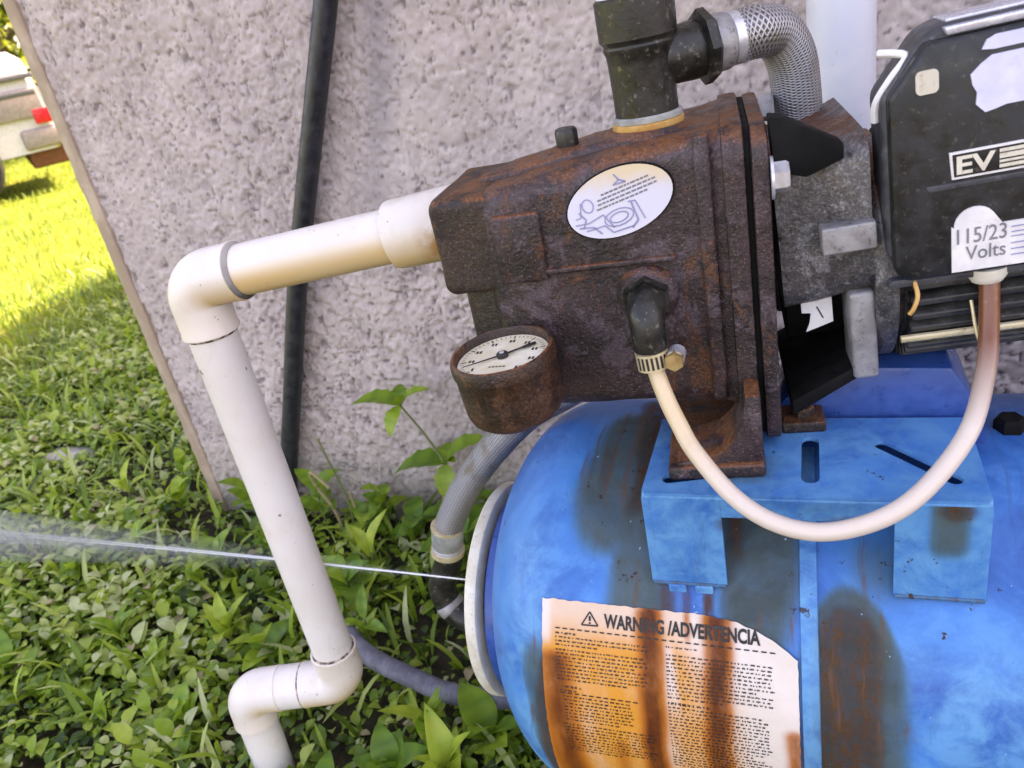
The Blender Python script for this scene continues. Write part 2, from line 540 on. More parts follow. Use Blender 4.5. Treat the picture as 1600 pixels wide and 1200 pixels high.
def tube_mesh(path, rad, n=24, cap=True, attrs=None, seam=False):
    """sweep a circle; rad is number or list; attrs: dict name->fn(s,u01,normal_dir)"""
    path = [Vector(q) for q in path]
    N = len(path)
    rads = rad if isinstance(rad, (list, tuple)) else [rad] * N
    T = []
    for i in range(N):
        a = path[max(0, i - 1)]
        b = path[min(N - 1, i + 1)]
        d = b - a
        T.append(d.normalized() if d.length > 1e-9 else (T[-1] if T else Vector((0, 0, 1))))
    up = Vector((0, 0, 1)) if abs(T[0].z) < .9 else Vector((0, 1, 0))
    nrm = (up - T[0] * up.dot(T[0])).normalized()
    verts, faces, us, vv, nz = [], [], [], [], []
    s = 0
    for i in range(N):
        if i:
            s += (path[i] - path[i - 1]).length
            nrm = (nrm - T[i] * nrm.dot(T[i]))
            nrm = nrm.normalized()
        bi = T[i].cross(nrm)
        for k in range(n + 1 if seam else n):
            a = 2 * math.pi * k / n
            dv = nrm * math.cos(a) + bi * math.sin(a)
            verts.append(path[i] + dv * rads[i])
            us.append(s)
            vv.append(k / n)
            nz.append(dv.z)
    if seam:
        w = n + 1
        faces = [(i * w + k, i * w + k + 1, (i + 1) * w + k + 1, (i + 1) * w + k) for i in range(N - 1) for k in range(n)]
        cap = False
    for i in range(0 if seam else N - 1):
        for k in range(n):
            a = i * n + k
            b = i * n + (k + 1) % n
            faces.append((a, b, b + n, a + n))
    if cap:
        faces.append(tuple(range(n - 1, -1, -1)))
        faces.append(tuple(range((N - 1) * n, N * n)))
    me = from_py(verts, faces)
    fattr(me, 'u', us)
    fattr(me, 'v', vv)
    if attrs:
        for kname, fn in attrs.items():
            fattr(me, kname, [fn(us[i] / max(s, 1e-9), nz[i], verts[i]) for i in range(len(verts))])
    return me


def lathe_mesh(prof, n=48, mtx=None):
    """prof: (r,h) list around +Z"""
    v, f = [], []
    for (rr, h) in prof:
        for k in range(n):
            a = 2 * math.pi * k / n
            v.append(Vector((rr * math.cos(a), rr * math.sin(a), h)))
    for i in range(len(prof) - 1):
        for k in range(n):
            a = i * n + k
            b = i * n + (k + 1) % n
            f.append((a, b, b + n, a + n))
    if prof[0][0] > 1e-6:
        f.append(tuple(range(n - 1, -1, -1)))
    if prof[-1][0] > 1e-6:
        f.append(tuple(range((len(prof) - 1) * n, len(prof) * n)))
    if mtx is not None:
        v = [mtx @ q for q in v]
    return from_py(v, f)


def axis_m(a, b):
    """matrix taking +Z axis to a->b with origin a"""
    a, b = Vector(a), Vector(b)
    q = (b - a).to_track_quat('Z', 'Y')
    return Matrix.Translation(a) @ q.to_matrix().to_4x4()


def bm_mesh(bm):
    me = bpy.data.meshes.new('mesh')
    bm.to_mesh(me)
    bm.free()
    return me


def rbox(x0, x1, y0, y1, z0, z1, bev=.002, seg=3, mtx=None):
    bm = bmesh.new()
    bmesh.ops.create_cube(bm, size=1)
    for v in bm.verts:
        v.co = Vector(((x0 + x1) / 2 + v.co.x * (x1 - x0), (y0 + y1) / 2 + v.co.y * (y1 - y0), (z0 + z1) / 2 + v.co.z * (z1 - z0)))
    if bev:
        bmesh.ops.bevel(bm, geom=list(bm.edges), offset=bev, segments=seg, affect='EDGES', profile=.5)
    if mtx is not None:
        bmesh.ops.transform(bm, matrix=mtx, verts=list(bm.verts))
    return bm_mesh(bm)


def prism(poly, y0, y1, bev=0.0, seg=2, to=lambda a, b, d: (a, d, b)):
    """polygon in (a,b), extruded along d from y0 (front) to y1"""
    n = len(poly)
    bm = bmesh.new()
    A = [bm.verts.new(to(a, b, y0)) for a, b in poly]
    B = [bm.verts.new(to(a, b, y1)) for a, b in poly]
    bm.faces.new(A)
    bm.faces.new(B[::-1])
    for i in range(n):
        j = (i + 1) % n
        bm.faces.new((A[j], A[i], B[i], B[j]))
    bmesh.ops.recalc_face_normals(bm, faces=list(bm.faces))
    if bev:
        bmesh.ops.bevel(bm, geom=list(bm.edges), offset=bev, segments=seg, affect='EDGES', profile=.5)
    return bm_mesh(bm)


def rrect(x0, x1, z0, z1, rad, n=6, corners=(1, 1, 1, 1)):
    """rounded rect polygon ccw from lower-left; corners LL,LR,UR,UL"""
    out = []
    cs = ((x0, z0, 180), (x1, z0, 270), (x1, z1, 0), (x0, z1, 90))
    for (cx, cz, a0), on in zip(cs, corners):
        rr = rad if on else .0005
        ox = cx + (rr if cx == x0 else -rr)
        oz = cz + (rr if cz == z0 else -rr)
        for i in range(n + 1):
            a = R(a0 + 90 * i / n)
            out.append((ox + rr * math.cos(a), oz + rr * math.sin(a)))
    return out


def loft(sections, nper=8):
    """sections: (x, y0,y1,z0,z1,rad) rounded rects in the yz plane joined along x, ends capped"""
    rings = []
    for (x, y0, y1, z0, z1, rad) in sections:
        rings.append([(x, a, b) for a, b in rrect(y0, y1, z0, z1, rad, nper)])
    n = len(rings[0])
    v = [q for rg in rings for q in rg]
    f = []
    for i in range(len(rings) - 1):
        for k in range(n):
            a = i * n + k
            b = i * n + (k + 1) % n
            f.append((a, a + n, b + n, b))
    f.append(tuple(range(n)))
    f.append(tuple(range(len(rings) * n - 1, (len(rings) - 1) * n - 1, -1)))
    me = from_py(v, f)
    bm = bmesh.new()
    bm.from_mesh(me)
    bmesh.ops.recalc_face_normals(bm, faces=list(bm.faces))
    bm.to_mesh(me)
    bm.free()
    return me


def loft_y(sections, nper=8, corners=(1, 1, 1, 1)):
    """sections: (y, x0,x1,z0,z1,rad) rounded rects in the xz plane joined along y"""
    rings = [[(a, y, b) for a, b in rrect(x0, x1, z0, z1, rad, nper, corners)] for (y, x0, x1, z0, z1, rad) in sections]
    n = len(rings[0])
    v = [q for rg in rings for q in rg]
    f = [(i * n + k, i * n + (k + 1) % n, (i + 1) * n + (k + 1) % n, (i + 1) * n + k) for i in range(len(rings) - 1) for k in range(n)]
    f += [tuple(range(n)), tuple(range((len(rings) - 1) * n, len(rings) * n))]
    me = from_py(v, f)
    bm = bmesh.new()
    bm.from_mesh(me)
    bmesh.ops.recalc_face_normals(bm, faces=list(bm.faces))
    bm.to_mesh(me)
    bm.free()
    return me


def text_mesh(body, size, bold=0.0, xscale=1.0):
    """flat text as mesh in the XY plane (origin lower-left)"""
    cu = bpy.data.curves.new('txt', 'FONT')
    cu.body = body
    cu.size = size
    cu.offset = bold
    cu.resolution_u = 3
    cu.fill_mode = 'FRONT'
    ob = bpy.data.objects.new('txt', cu)
    C.objects.link(ob)
    dg = bpy.context.evaluated_depsgraph_get()
    me = bpy.data.meshes.new_from_object(ob.evaluated_get(dg))
    bpy.data.objects.remove(ob)
    v = np.array([q.co[:] for q in me.vertices])
    f = [tuple(pp.vertices) for pp in me.polygons]
    bpy.data.meshes.remove(me)
    v[:, 0] *= xscale
    return v, f


def fit_text(body, x0, x1, z0, z1, bold=0.0):
    v, f = text_mesh(body, 1.0, bold)
    mn, mx = v.min(0), v.max(0)
    v[:, 0] = x0 + (v[:, 0] - mn[0]) / (mx[0] - mn[0]) * (x1 - x0)
    v[:, 1] = z0 + (v[:, 1] - mn[1]) / (mx[1] - mn[1]) * (z1 - z0)
    return v, f


def quads_mesh(quads):
    """list of 4-point quads -> verts, faces"""
    v, f = [], []
    for q in quads:
        b = len(v)
        v += q
        f.append((b, b + 1, b + 2, b + 3))
    return v, f


# ================================================================== SETTING
# ground sheet
def gz(x, y):
    """ground falls away from the house"""
    q = np.clip((.98 - np.asarray(y, dtype=float)) / .42, 0, 1)
    return -.062 * q * q * (3 - 2 * q)


def build_ground():
    xs = np.concatenate([np.linspace(-120, -8, 24), np.linspace(-7.5, 3, 60), np.linspace(4, 60, 14)])
    ys = np.concatenate([np.linspace(-60, -3, 14), np.linspace(-2.5, 6, 90), np.linspace(7, 120, 24)])
    v, f = [], []
    for yy in ys:
        for xx in xs:
            z = .012 * pnoise(Vector((xx * 1.7, yy * 1.7, 0)))
            v.append((xx, yy, z - .012 + float(gz(xx, yy))))
    nx = len(xs)
    for j in range(len(ys) - 1):
        for i in range(nx - 1):
            a = j * nx + i
            f.append((a, a + 1, a + nx + 1, a + nx))
    o = link('ground', from_py(v, f), 'soil')
    o['kind'] = 'structure'


build_ground()

WX, WY = -1.15, 1.035           # left end and front plane of the house wall


def smooth01(x):
    x = np.clip(x, 0, 1)
    return x * x * (3 - 2 * x)


def vnoise2(x, y, seed):
    """vectorised value noise"""
    xi = np.floor(x).astype(int)
    yi = np.floor(y).astype(int)
    fx = x - xi
    fy = y - yi
    fx = fx * fx * (3 - 2 * fx)
    fy = fy * fy * (3 - 2 * fy)
    g = np.random.default_rng(seed).random((1024, 1024))
    h = lambda a, b: g[a & 1023, b & 1023]
    return (h(xi, yi) * (1 - fx) + h(xi + 1, yi) * fx) * (1 - fy) + (h(xi, yi + 1) * (1 - fx) + h(xi + 1, yi + 1) * fx) * fy


def build_house():
    t = thing('stucco_house', 'house with pinkish grey textured stucco wall and tan corner edge behind the pump', 'house', (WX, WY, 0))
    base = Vector((WX, WY, 0))
    # stucco front: fine displaced sheet where the photo sees it
    step = .0027
    x0, x1, z0, z1 = WX + .037, 1.05, -.10, 1.12
    nx, nz = int((x1 - x0) / step), int((z1 - z0) / step)
    gx, gz = np.meshgrid(np.linspace(x0, x1, nx), np.linspace(z0, z1, nz))
    wob = (vnoise2(gx * 60, gz * 60, 1) - .5) * .022
    wob2 = (vnoise2(gx * 60, gz * 60, 6) - .5) * .022
    a = vnoise2((gx + wob) * 80, (gz + wob2) * 46, 2)
    b = vnoise2(gx * 230, gz * 170, 3)
    c = vnoise2(gx * 26, gz * 22, 4)
    d = vnoise2(gx * 5, gz * 5, 5)
    h = a * .55 + b * .25 + c * .25
    plate = smooth01((h - .44) / .14)
    amp = np.clip(.55 + 1.0 * (d - .3), .45, 1)
    f1 = vnoise2((gx + wob) * 120, (gz + wob2) * 85, 17)
    yy = -(plate * .0032 * amp + (b - .5) * .0024 + (c - .5) * .0024 + (np.abs(f1 - .5) * 2) * .0030 * amp)
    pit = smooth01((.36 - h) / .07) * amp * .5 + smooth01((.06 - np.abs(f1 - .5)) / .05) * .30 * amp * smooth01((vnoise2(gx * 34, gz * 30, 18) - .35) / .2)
    # sharp little cracks, torn edges and bug holes
    gate = smooth01((vnoise2(gx * 22, gz * 20, 10) - .40) / .15)
    e = vnoise2((gx + wob) * 80, (gz + wob2) * 40, 9)
    crack = smooth01((.036 - np.abs(e - .5)) / .030) * gate * smooth01((vnoise2(gx * 75, gz * 60, 14) - .42) / .1)
    e2 = vnoise2((gx + wob2) * 95, (gz + wob) * 70, 12)
    crack = np.maximum(crack, smooth01((.045 - np.abs(e2 - .5)) / .04) * smooth01((vnoise2(gx * 60, gz * 55, 15) - .55) / .1) * .8)
    hole = smooth01((vnoise2(gx * 150, gz * 120, 13) - .84) / .08)
    crack = np.maximum(crack, hole) * (.45 + .55 * amp)
    yy = yy + crack * .0034
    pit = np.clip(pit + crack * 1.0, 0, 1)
    V = np.stack([gx - WX, yy, gz], -1).reshape(-1, 3)
    idx = np.arange(nx * nz).reshape(nz, nx)
    F = np.stack([idx[:-1, :-1], idx[:-1, 1:], idx[1:, 1:], idx[1:, :-1]], -1).reshape(-1, 4)
    me = bpy.data.meshes.new('wall')
    me.vertices.add(len(V))
    me.vertices.foreach_set('co', V.astype(np.float32).ravel())
    me.loops.add(F.size)
    me.loops.foreach_set('vertex_index', F.astype(np.int32).ravel())
    me.polygons.add(len(F))
    me.polygons.foreach_set('loop_start', np.arange(0, F.size, 4, dtype=np.int32))
    me.update(calc_edges=True)
    fattr(me, 'pit', pit.ravel())
    # darker slanting band on the wall right of the cable
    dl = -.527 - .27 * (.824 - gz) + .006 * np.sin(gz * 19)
    wall_streak = np.exp(-((gx - dl) / .026) ** 2) * smooth01((gz - .45) / .25) * (.55 + .45 * vnoise2(gx * 30, gz * 9, 40))
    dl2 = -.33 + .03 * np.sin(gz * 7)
    wall_streak = np.maximum(wall_streak, .6 * np.exp(-((gx - dl2) / .06) ** 2) * smooth01((.62 - gz) / .3) * vnoise2(gx * 18, gz * 8, 41))
    fattr(me, 'wall_streak', wall_streak.ravel())
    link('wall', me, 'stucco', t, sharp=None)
    # the rest of the walls
    link('upper_wall', rbox(.037, 9, .004, .2, 1.12, 2.5, 0), 'stucco', t)
    link('wall_extension', rbox(2.2, 9, .004, .2, -.05, 1.12, 0), 'stucco', t)
    link('wall_core', rbox(.039, 2.2, .012, .2, -.05, 1.12, 0), 'stucco', t)
    link('side_wall', rbox(.001, .19, .20, 7, -.05, 2.5, 0), 'stucco', t)
    # chamfered corner edge
    cm = prism([(-.004, .012), (.004, .0035), (.030, -.0062), (.0385, -.0062), (.0385, .06), (-.004, .06)], -.12, 2.5, .0025, 2, to=lambda a, b, d: (a, b, d))
    bmc = bmesh.new()
    bmc.from_mesh(cm)
    bmesh.ops.subdivide_edges(bmc, edges=[e for e in bmc.edges if e.calc_length() > 1], cuts=160)
    for v in bmc.verts:
        if v.co.x < .036:
            v.co += Vector((.0022 * pnoise(Vector((v.co.x * 30, 0, v.co.z * 22))) + .0012 * pnoise(Vector((3, v.co.x * 60, v.co.z * 70))), .0012 * pnoise(Vector((9, v.co.x * 60, v.co.z * 60))), 0))
    bmc.to_mesh(cm)
    bmc.free()
    link('corner_edge', cm, 'trim', t)
    link('back_wall', rbox(.19, 9, 6.8, 7, -.05, 2.5, 0), 'stucco', t)
    rf = prism([(-.5, 2.5), (-.5, 2.62), (3.5, 2.9), (7.5, 2.62), (7.5, 2.5)], -.20, 9.3, 0, to=lambda a, b, d: (d, a, b))
    link('roof', rf, 'roofing', t, smooth=False)


build_house()


# ================================================================== wall conduit
def build_conduit():
    pts = [(-.500, 1.008, 1.02), (-.545, 1.008, .92), (-.585, 1.008, .828), (-.641, 1.008, .712), (-.699, 1.008, .592), (-.763, 1.008, .456), (-.838, 1.008, .276), (-.915, 1.006, .085), (-.945, 1.004, -.03)]
    path = smooth_path(pts, 90)
    base = Vector((-.93, 1.0, 0))
    t = thing('wall_cable', 'thick black cable running slanted down the stucco wall into the weeds', 'cable', base)
    link('cable', tube_mesh([q - base for q in path], .0158, 20), 'black_cable', t)


build_conduit()


# ================================================================== PVC suction line
def arc_elbow(a_dir, b_dir, corner, rad, bend, leg, collar=.0012):
    """elbow: enters along a_dir (pointing into the corner) and leaves along b_dir"""
    a, b = Vector(a_dir).normalized(), Vector(b_dir).normalized()
    ang = a.angle(b)
    tl = bend * math.tan(ang / 2)
    P0 = Vector(corner) - a * tl
    P1 = Vector(corner) + b * tl
    nrm = (b - a * a.dot(b)).normalized()
    cen = P0 + nrm * bend
    pts, rr = [], []
    lip = rad + collar
    for s_, q in ((-leg, .0247), (-leg + .0012, lip), (-leg + .004, lip), (-leg + .006, rad), (-.002, rad)):
        pts.append(P0 + a * s_)
        rr.append(q)
    for i in range(0, 15):
        th = ang * i / 14
        pts.append(cen + (-nrm * math.cos(th) + a * math.sin(th)) * bend)
        rr.append(rad * (1 + .02 * math.sin(math.pi * i / 14)))
    for s_, q in ((.002, rad), (leg - .006, rad), (leg - .004, lip), (leg - .0012, lip), (leg, .0247)):
        pts.append(P1 + b * s_)
        rr.append(q)
    return pts, rr, P0 - a * leg, P1 + b * leg


def build_pvc():
    E1 = Vector((-.560, .587, .613))
    PORT = Vector((-.296, .621, .6345))
    E2 = Vector((-.561, .587, .084))
    E3 = Vector((-.683, .549, .084))
    base = Vector((-.668, .558, 0))
    t = thing('pvc_suction_pipe', 'white pvc pipe with elbows running from the rusty pump down into the weeds', 'pipe', base)
    L = lambda q: [Vector(w) - base for w in q]
    under = lambda s, nz, v: max(0, min(1, (-nz + .15) * 1.2))  # downward faces: lawn bounce painted in, along with aged yellow
    zero = lambda s, nz, v: 0
    none = {'yellow': zero, 'rust': zero}
    hd = (PORT - E1).normalized()
    dn = Vector((0, 0, -1))
    # upper elbow
    pts, rr, endA, endB = arc_elbow(-hd, dn, E1, .0278, .026, .030, .0007)
    link('elbow', tube_mesh(L(pts), rr, 40, attrs={'yellow': under, 'rust': zero}), 'pvc', t)
    # horizontal pipe
    ad0 = PORT - hd * .055
    pth = [endA.lerp(ad0 + hd * .01, i / 12) - hd * (.01 if i == 0 else 0) for i in range(13)]
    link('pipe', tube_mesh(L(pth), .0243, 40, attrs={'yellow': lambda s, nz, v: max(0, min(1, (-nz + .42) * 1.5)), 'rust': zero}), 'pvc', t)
    # dirty joint ring
    link('joint_ring', tube_mesh(L([endA - hd * .001, endA + hd * .0005, endA + hd * .0028, endA + hd * .0038]), [.0272, .0277, .0264, .0246], 40), 'joint_grime', t)
    # male adapter, wider, rust streaked where it enters the iron
    apts, ar = [], []
    for s_, q in ((0, .0265), (.0015, .0295), (.004, .0303), (.028, .0307), (.05, .031), (.066, .0312), (.080, .0312)):
        apts.append(ad0 + hd * s_)
        ar.append(q)
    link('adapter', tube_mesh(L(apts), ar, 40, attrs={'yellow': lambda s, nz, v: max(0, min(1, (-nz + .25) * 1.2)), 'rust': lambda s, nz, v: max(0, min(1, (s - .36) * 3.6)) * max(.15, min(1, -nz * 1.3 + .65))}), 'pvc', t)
    # vertical pipe
    pts2, rr2, e2a, e2b = arc_elbow(dn, (E3 - E2).normalized(), E2, .0276, .024, .028, .0005)
    pth = [(endB + Vector((0, 0, .01))).lerp(e2a - Vector((0, 0, .01)), i / 16) for i in range(17)]
    link('riser', tube_mesh(L(pth), .0243, 40, attrs=none), 'pvc', t)
    link('joint_ring', tube_mesh(L([endB + Vector((0, 0, .0008)), endB - Vector((0, 0, .0022))]), [.0266, .0247], 40), 'joint_brown', t)
    link('elbow', tube_mesh(L(pts2), rr2, 40, attrs={'yellow': under, 'rust': zero}), 'pvc', t)
    link('joint_ring', tube_mesh(L([e2a + Vector((0, 0, .0020)), e2a - Vector((0, 0, .0004))]), [.0246, .0262], 40), 'joint_brown', t)
    # second lower elbow turning down to the ground, close coupled
    d3 = (E3 - E2).normalized()
    pts3, rr3, e3a, e3b = arc_elbow(d3, Vector((-.06, -.02, -1)), E3, .0276, .024, .024, .0005)
    link('elbow', tube_mesh(L(pts3), rr3, 40, attrs={'yellow': under, 'rust': zero}), 'pvc', t)
    link('coupling_pipe', tube_mesh(L([e2b - d3 * .01, e3a + d3 * .01]), .0272, 40, attrs=none), 'pvc', t)
    link('joint_ring', tube_mesh(L([e2b - d3 * .0008, e2b + d3 * .0008]), .0277, 40), 'joint_brown', t)
    dd = Vector((-.06, -.02, -1)).normalized()
    link('drop_pipe', tube_mesh(L([e3b - dd * .01, e3b + dd * .20]), .0243, 40, attrs=none), 'pvc', t)
    link('joint_ring', tube_mesh(L([e3b - dd * .0006, e3b + dd * .0016]), [.0264, .0247], 40), 'joint_brown', t)


build_pvc()

# ================================================================== pump frame
PO = Vector((-.303, .62, .634))
_a, _b = R(7), R(3)          # motor and switch box sit a little askew of the casing
px_ = Vector((math.cos(_a) * math.cos(_b), math.sin(_a) * math.cos(_b), math.sin(_b)))
py_ = Vector((-math.sin(_a), math.cos(_a), 0))
pz_ = px_.cross(py_)
PMB = Matrix(((px_.x, py_.x, pz_.x, PO.x), (px_.y, py_.y, pz_.y, PO.y), (px_.z, py_.z, pz_.z, PO.z), (0, 0, 0, 1)))


_a = R(6)
px_ = Vector((math.cos(_a), math.sin(_a), 0))
py_ = Vector((-math.sin(_a), math.cos(_a), 0))
pz_ = Vector((0, 0, 1))
PM = Matrix(((px_.x, py_.x, 0, PO.x), (px_.y, py_.y, 0, PO.y), (0, 0, 1, PO.z), (0, 0, 0, 1)))
KMB = PM.inverted() @ PMB


def rough_up(me, amp, scale, seed=0.0):
    for v in me.vertices:
        q = v.co * scale + Vector((seed, 0, 0))
        d = Vector((pnoise(q), pnoise(q + Vector((17, 3, 5))), pnoise(q + Vector((5, 31, 9)))))
        v.co += d * amp


def subdiv(me, cuts):
    bm = bmesh.new()
    bm.from_mesh(me)
    bmesh.ops.triangulate(bm, faces=[f for f in bm.faces if len(f.verts) > 4])
    bmesh.ops.subdivide_edges(bm, edges=list(bm.edges), cuts=cuts, use_grid_fill=True)
    bm.to_mesh(me)
    bm.free()


def build_pump():
    t = thing('jet_pump', 'rusty brown cast iron water pump with black motor on the blue tank', 'water pump', rot=PM)
    # main volute casing: its top climbs towards the flange
    secs = [(.052, -.062, .050, -.138, .030, .014), (.058, -.072, .056, -.146, .035, .015), (.063, -.075, .060, -.148, .0370, .015),
            (.10, -.076, .060, -.149, .042, .016), (.15, -.076, .060, -.150, .049, .016), (.20, -.076, .062, -.151, .054, .016), (.226, -.079, .066, -.153, .0565, .015), (.238, -.083, .072, -.156, .058, .015)]
    me = loft(secs, 8)
    subdiv(me, 2)
    rough_up(me, .0009, 40)
    link('casing', me, 'rust_iron', t, sharp=50)
    # suction nose: set back, iron darkened to carry the shade of its curve
    ns = [(-.0735, .024, .068, -.034, .029, .006), (-.0725, .020, .068, -.038, .0325, .008), (-.0700, .0175, .068, -.0405, .0350, .009), (-.0650, .0160, .068, -.042, .0362, .010), (-.0600, .0155, .068, -.0425, .0368, .010), (.036, .0155, .068, -.0425, .0368, .010), (.042, .019, .068, -.038, .033, .010)]
    me = loft_y(ns, 7)
    subdiv(me, 2)
    rough_up(me, .0009, 45, 3)
    link('suction_nose', me, 'rust_dark', t, sharp=50)
    secs = [(.028, -.056, .04, -.125, -.030, .008), (.031, -.060, .044, -.130, -.030, .010), (.060, -.064, .044, -.135, -.030, .012)]
    me = loft(secs, 6)
    rough_up(me, .0008, 45, 5)
    link('lower_nose', me, 'rust_dark', t, sharp=50)
    # ridge along the top, and ribs cast in the front face
    me = loft([(.050, -.030, .012, .024, .040, .006), (.10, -.034, .020, .029, .0465, .007), (.14, -.036, .026, .034, .053, .007), (.20, -.038, .028, .034, .0565, .006)], 5)
    subdiv(me, 1)
    rough_up(me, .0008, 50, 8)
    link('top_ridge', me, 'rust_iron', t, sharp=50)
    link('rib', rbox(.100, .200, -.0805, -.07, -.0295, -.0250, .0016), 'rust_iron', t)
    link('rib', rbox(.066, .104, -.0810, -.07, -.034, .020, .0035), 'rust_iron', t)
    link('rib', rbox(.218, .229, -.0855, -.07, -.145, .058, .003), 'rust_iron', t)
    # priming plug boss + square head plug
    link('plug_boss', lathe_mesh([(.018, .040), (.017, .0485), (.013, .0510), (0, .0510)], 28, Matrix.Translation((.121, -.008, 0))), 'rust_iron', t)
    pl = lathe_mesh([(.0085, .0500), (.0090, .0520), (.0090, .0620), (.0078, .0645), (0, .0645)], 8, Matrix.Translation((.121, -.008, 0)))
    link('plug', pl, 'black_fitting', t, sharp=25)
    # port boss under the discharge stack, orange ring
    link('discharge_boss', lathe_mesh([(.037, .040), (.036, .0530), (.031, .0575), (0, .0575)], 40, Matrix.Translation((.185, -.008, 0))), 'rust_iron', t)
    link('thread_ring', lathe_mesh([(.0262, .0540), (.0272, .0560), (.0272, .0610), (.0256, .0622), (0, .0622)], 40, Matrix.Translation((.185, -.008, 0))), 'orange_ring', t)
    # switch port boss on the front face
    link('port_boss', lathe_mesh([(.024, 0), (.023, .008), (.019, .013), (.012, .014), (0, .014)], 28, axis_m((.176, -.072, -.054), (.176, -.172, -.057))), 'rust_iron', t)

    # flange pair with gasket gap
    def flange(x0, x1, gy, zt, zb, mat, name, bev=.0025):
        poly = rrect(-gy, gy, zb, zt, .022, 8)
        link(name, prism(poly, x0, x1, bev, 2, to=lambda a, b, d: (d, a, b)), mat, t)
    flange(.2365, .2515, .0875, .0595, -.190, 'rust_iron', 'casing_flange')
    flange(.2515, .2555, .0825, .0560, -.186, 'black_void', 'gasket', .0005)
    flange(.2555, .2670, .0885, .0570, -.188, 'rust_iron', 'adapter_flange')
    # foot with concave gusset reaching left
    g = [(.2515, -.1915), (.2515, -.125), (.240, -.125), (.239, -.135), (.2365, -.150), (.231, -.162), (.222, -.171), (.210, -.176), (.196, -.1785), (.186, -.180), (.186, -.1915)]
    link('foot_gusset', prism(g, -.118, -.064, .002, 2), 'rust_iron', t)
    link('foot', rbox(.180, .2525, -.123, .06, -.1925, -.181, .003), 'rust_iron', t)
    link('foot_lug', rbox(.2685, .302, -.062, -.03, -.1925, -.183, .002), 'rust_dark', t)
    link('foot_bolt', lathe_mesh([(.009, 0), (.009, .006), (.007, .008), (0, .008)], 6, Matrix.Translation((.286, -.046, -.1835))), 'rust_dark', t, sharp=25)
    # zinc cap screws in the flange
    for (yy, zz) in ((-.0825, .0225), (.05, .046)):
        link('flange_bolt', lathe_mesh([(.0105, .2675), (.0105, .2775), (.0092, .2795), (0, .2795)], 6, Matrix(((0, 0, 1, 0), (0, 1, 0, yy), (-1, 0, 0, zz), (0, 0, 0, 1)))), 'zinc', t, sharp=25)
    link('washer', lathe_mesh([(.0145, .2676), (.0145, .2695), (0, .2695)], 24, Matrix(((0, 0, 1, 0), (0, 1, 0, -.0825), (-1, 0, 0, .0225), (0, 0, 0, 1)))), 'zinc', t)
    # motor adapter casting: hub band, arms, black parts painted as the unlit opening
    hub = loft([(.2690, -.070, .07, -.100, .018, .018), (.290, -.073, .07, -.098, .016, .020), (.315, -.078, .078, -.092, .020, .020), (.330, -.082, .082, -.090, .025, .020)], 7)
    subdiv(hub, 1)
    rough_up(hub, .0008, 50, 11)
    link('motor_adapter', hub, 'iron_grey', t, sharp=50)
    link('adapter_arm', rbox(.312, .330, -.078, -.040, -.158, -.088, .003), 'zinc_dull', t)
    link('adapter_arm', rbox(.268, .331, .050, .078, -.150, -.088, .004), 'iron_grey', t)
    link('adapter_arm', prism([(.266, -.172), (.331, -.140), (.331, -.150), (.266, -.186)], -.075, .06, .002), 'black_void', t)  # arm blackened so the window looks unlit
    link('throat_shade', tube_mesh([(.272, .012, -.105), (.331, .012, -.105)], .047, 32), 'black_void', t)  # black cylinder stands in for the shade inside the opening
    link('black_wedge', prism([(.2695, .048), (.278, .046), (.314, .022), (.314, .012), (.290, .004), (.2695, .012)], -.086, -.066, .0012), 'black_void', t)  # black wedge at the top of the adapter
    link('ledge', rbox(.296, .331, -.090, -.060, -.052, -.033, .0015), 'zinc_dull', t)
    link('wall_glimpse', prism([(.281, -.099), (.303, -.094), (.303, -.117), (.290, -.121), (.283, -.123), (.286, -.116), (.2875, -.108), (.281, -.107)], -.0560, -.0545), 'sticker_white', t)  # added white plate stands in for the bright wall beyond the opening
    link('glimpse_mark', prism([(.2915, -.103), (.2925, -.103), (.2965, -.113), (.2955, -.113)], -.0566, -.0560), 'ink', t)
    for o in t.children:
        if o.name.split('.')[0] in ('wall_glimpse', 'glimpse_mark', 'motor_adapter', 'adapter_arm', 'throat_shade', 'black_wedge', 'ledge'):
            o.matrix_local = KMB
    # oval instruction sticker
    a_, b_, tl = .0394, .0241, R(15.5)
    pol = []
    for i in range(48):
        th = 2 * math.pi * i / 48
        u, w = a_ * math.cos(th), b_ * math.sin(th)
        pol.append((.164 + u * math.cos(tl) - w * math.sin(tl), .019 + u * math.sin(tl) + w * math.cos(tl)))
    link('border', prism([(.164 + (x - .164) * 1.03, .019 + (z - .019) * 1.03) for x, z in pol], -.0785, -.075), 'black_void', t)
    st = link('oval_sticker', prism(pol, -.0790, -.0755), 'oval_paper', t)
    st['label'] = 'pale oval instruction sticker with faded print'
    Q = []

    def dash(u0, u1, w, h):
        pts = []
        for u, ww in ((u0, w), (u1, w), (u1, w + h), (u0, w + h)):
            pts.append((.164 + u * math.cos(tl) - ww * math.sin(tl), -.0793, .019 + u * math.sin(tl) + ww * math.cos(tl)))
        Q.append(pts)
    rr = random.Random(3)
    for k, (w, us, ue) in enumerate(((.0090, -.010, .026), (.0060, -.014, .030), (.0030, -.015, .030), (.0000, -.017, .022))):
        u = us
        while u < ue:
            ln = rr.uniform(.0016, .0042)
            dash(u, min(ue, u + ln), w, .0013)
            u += ln + .0007
    v, f = quads_mesh(Q)
    link('print', from_py(v, f), 'ink_grey', st, smooth=False)
    Q = []

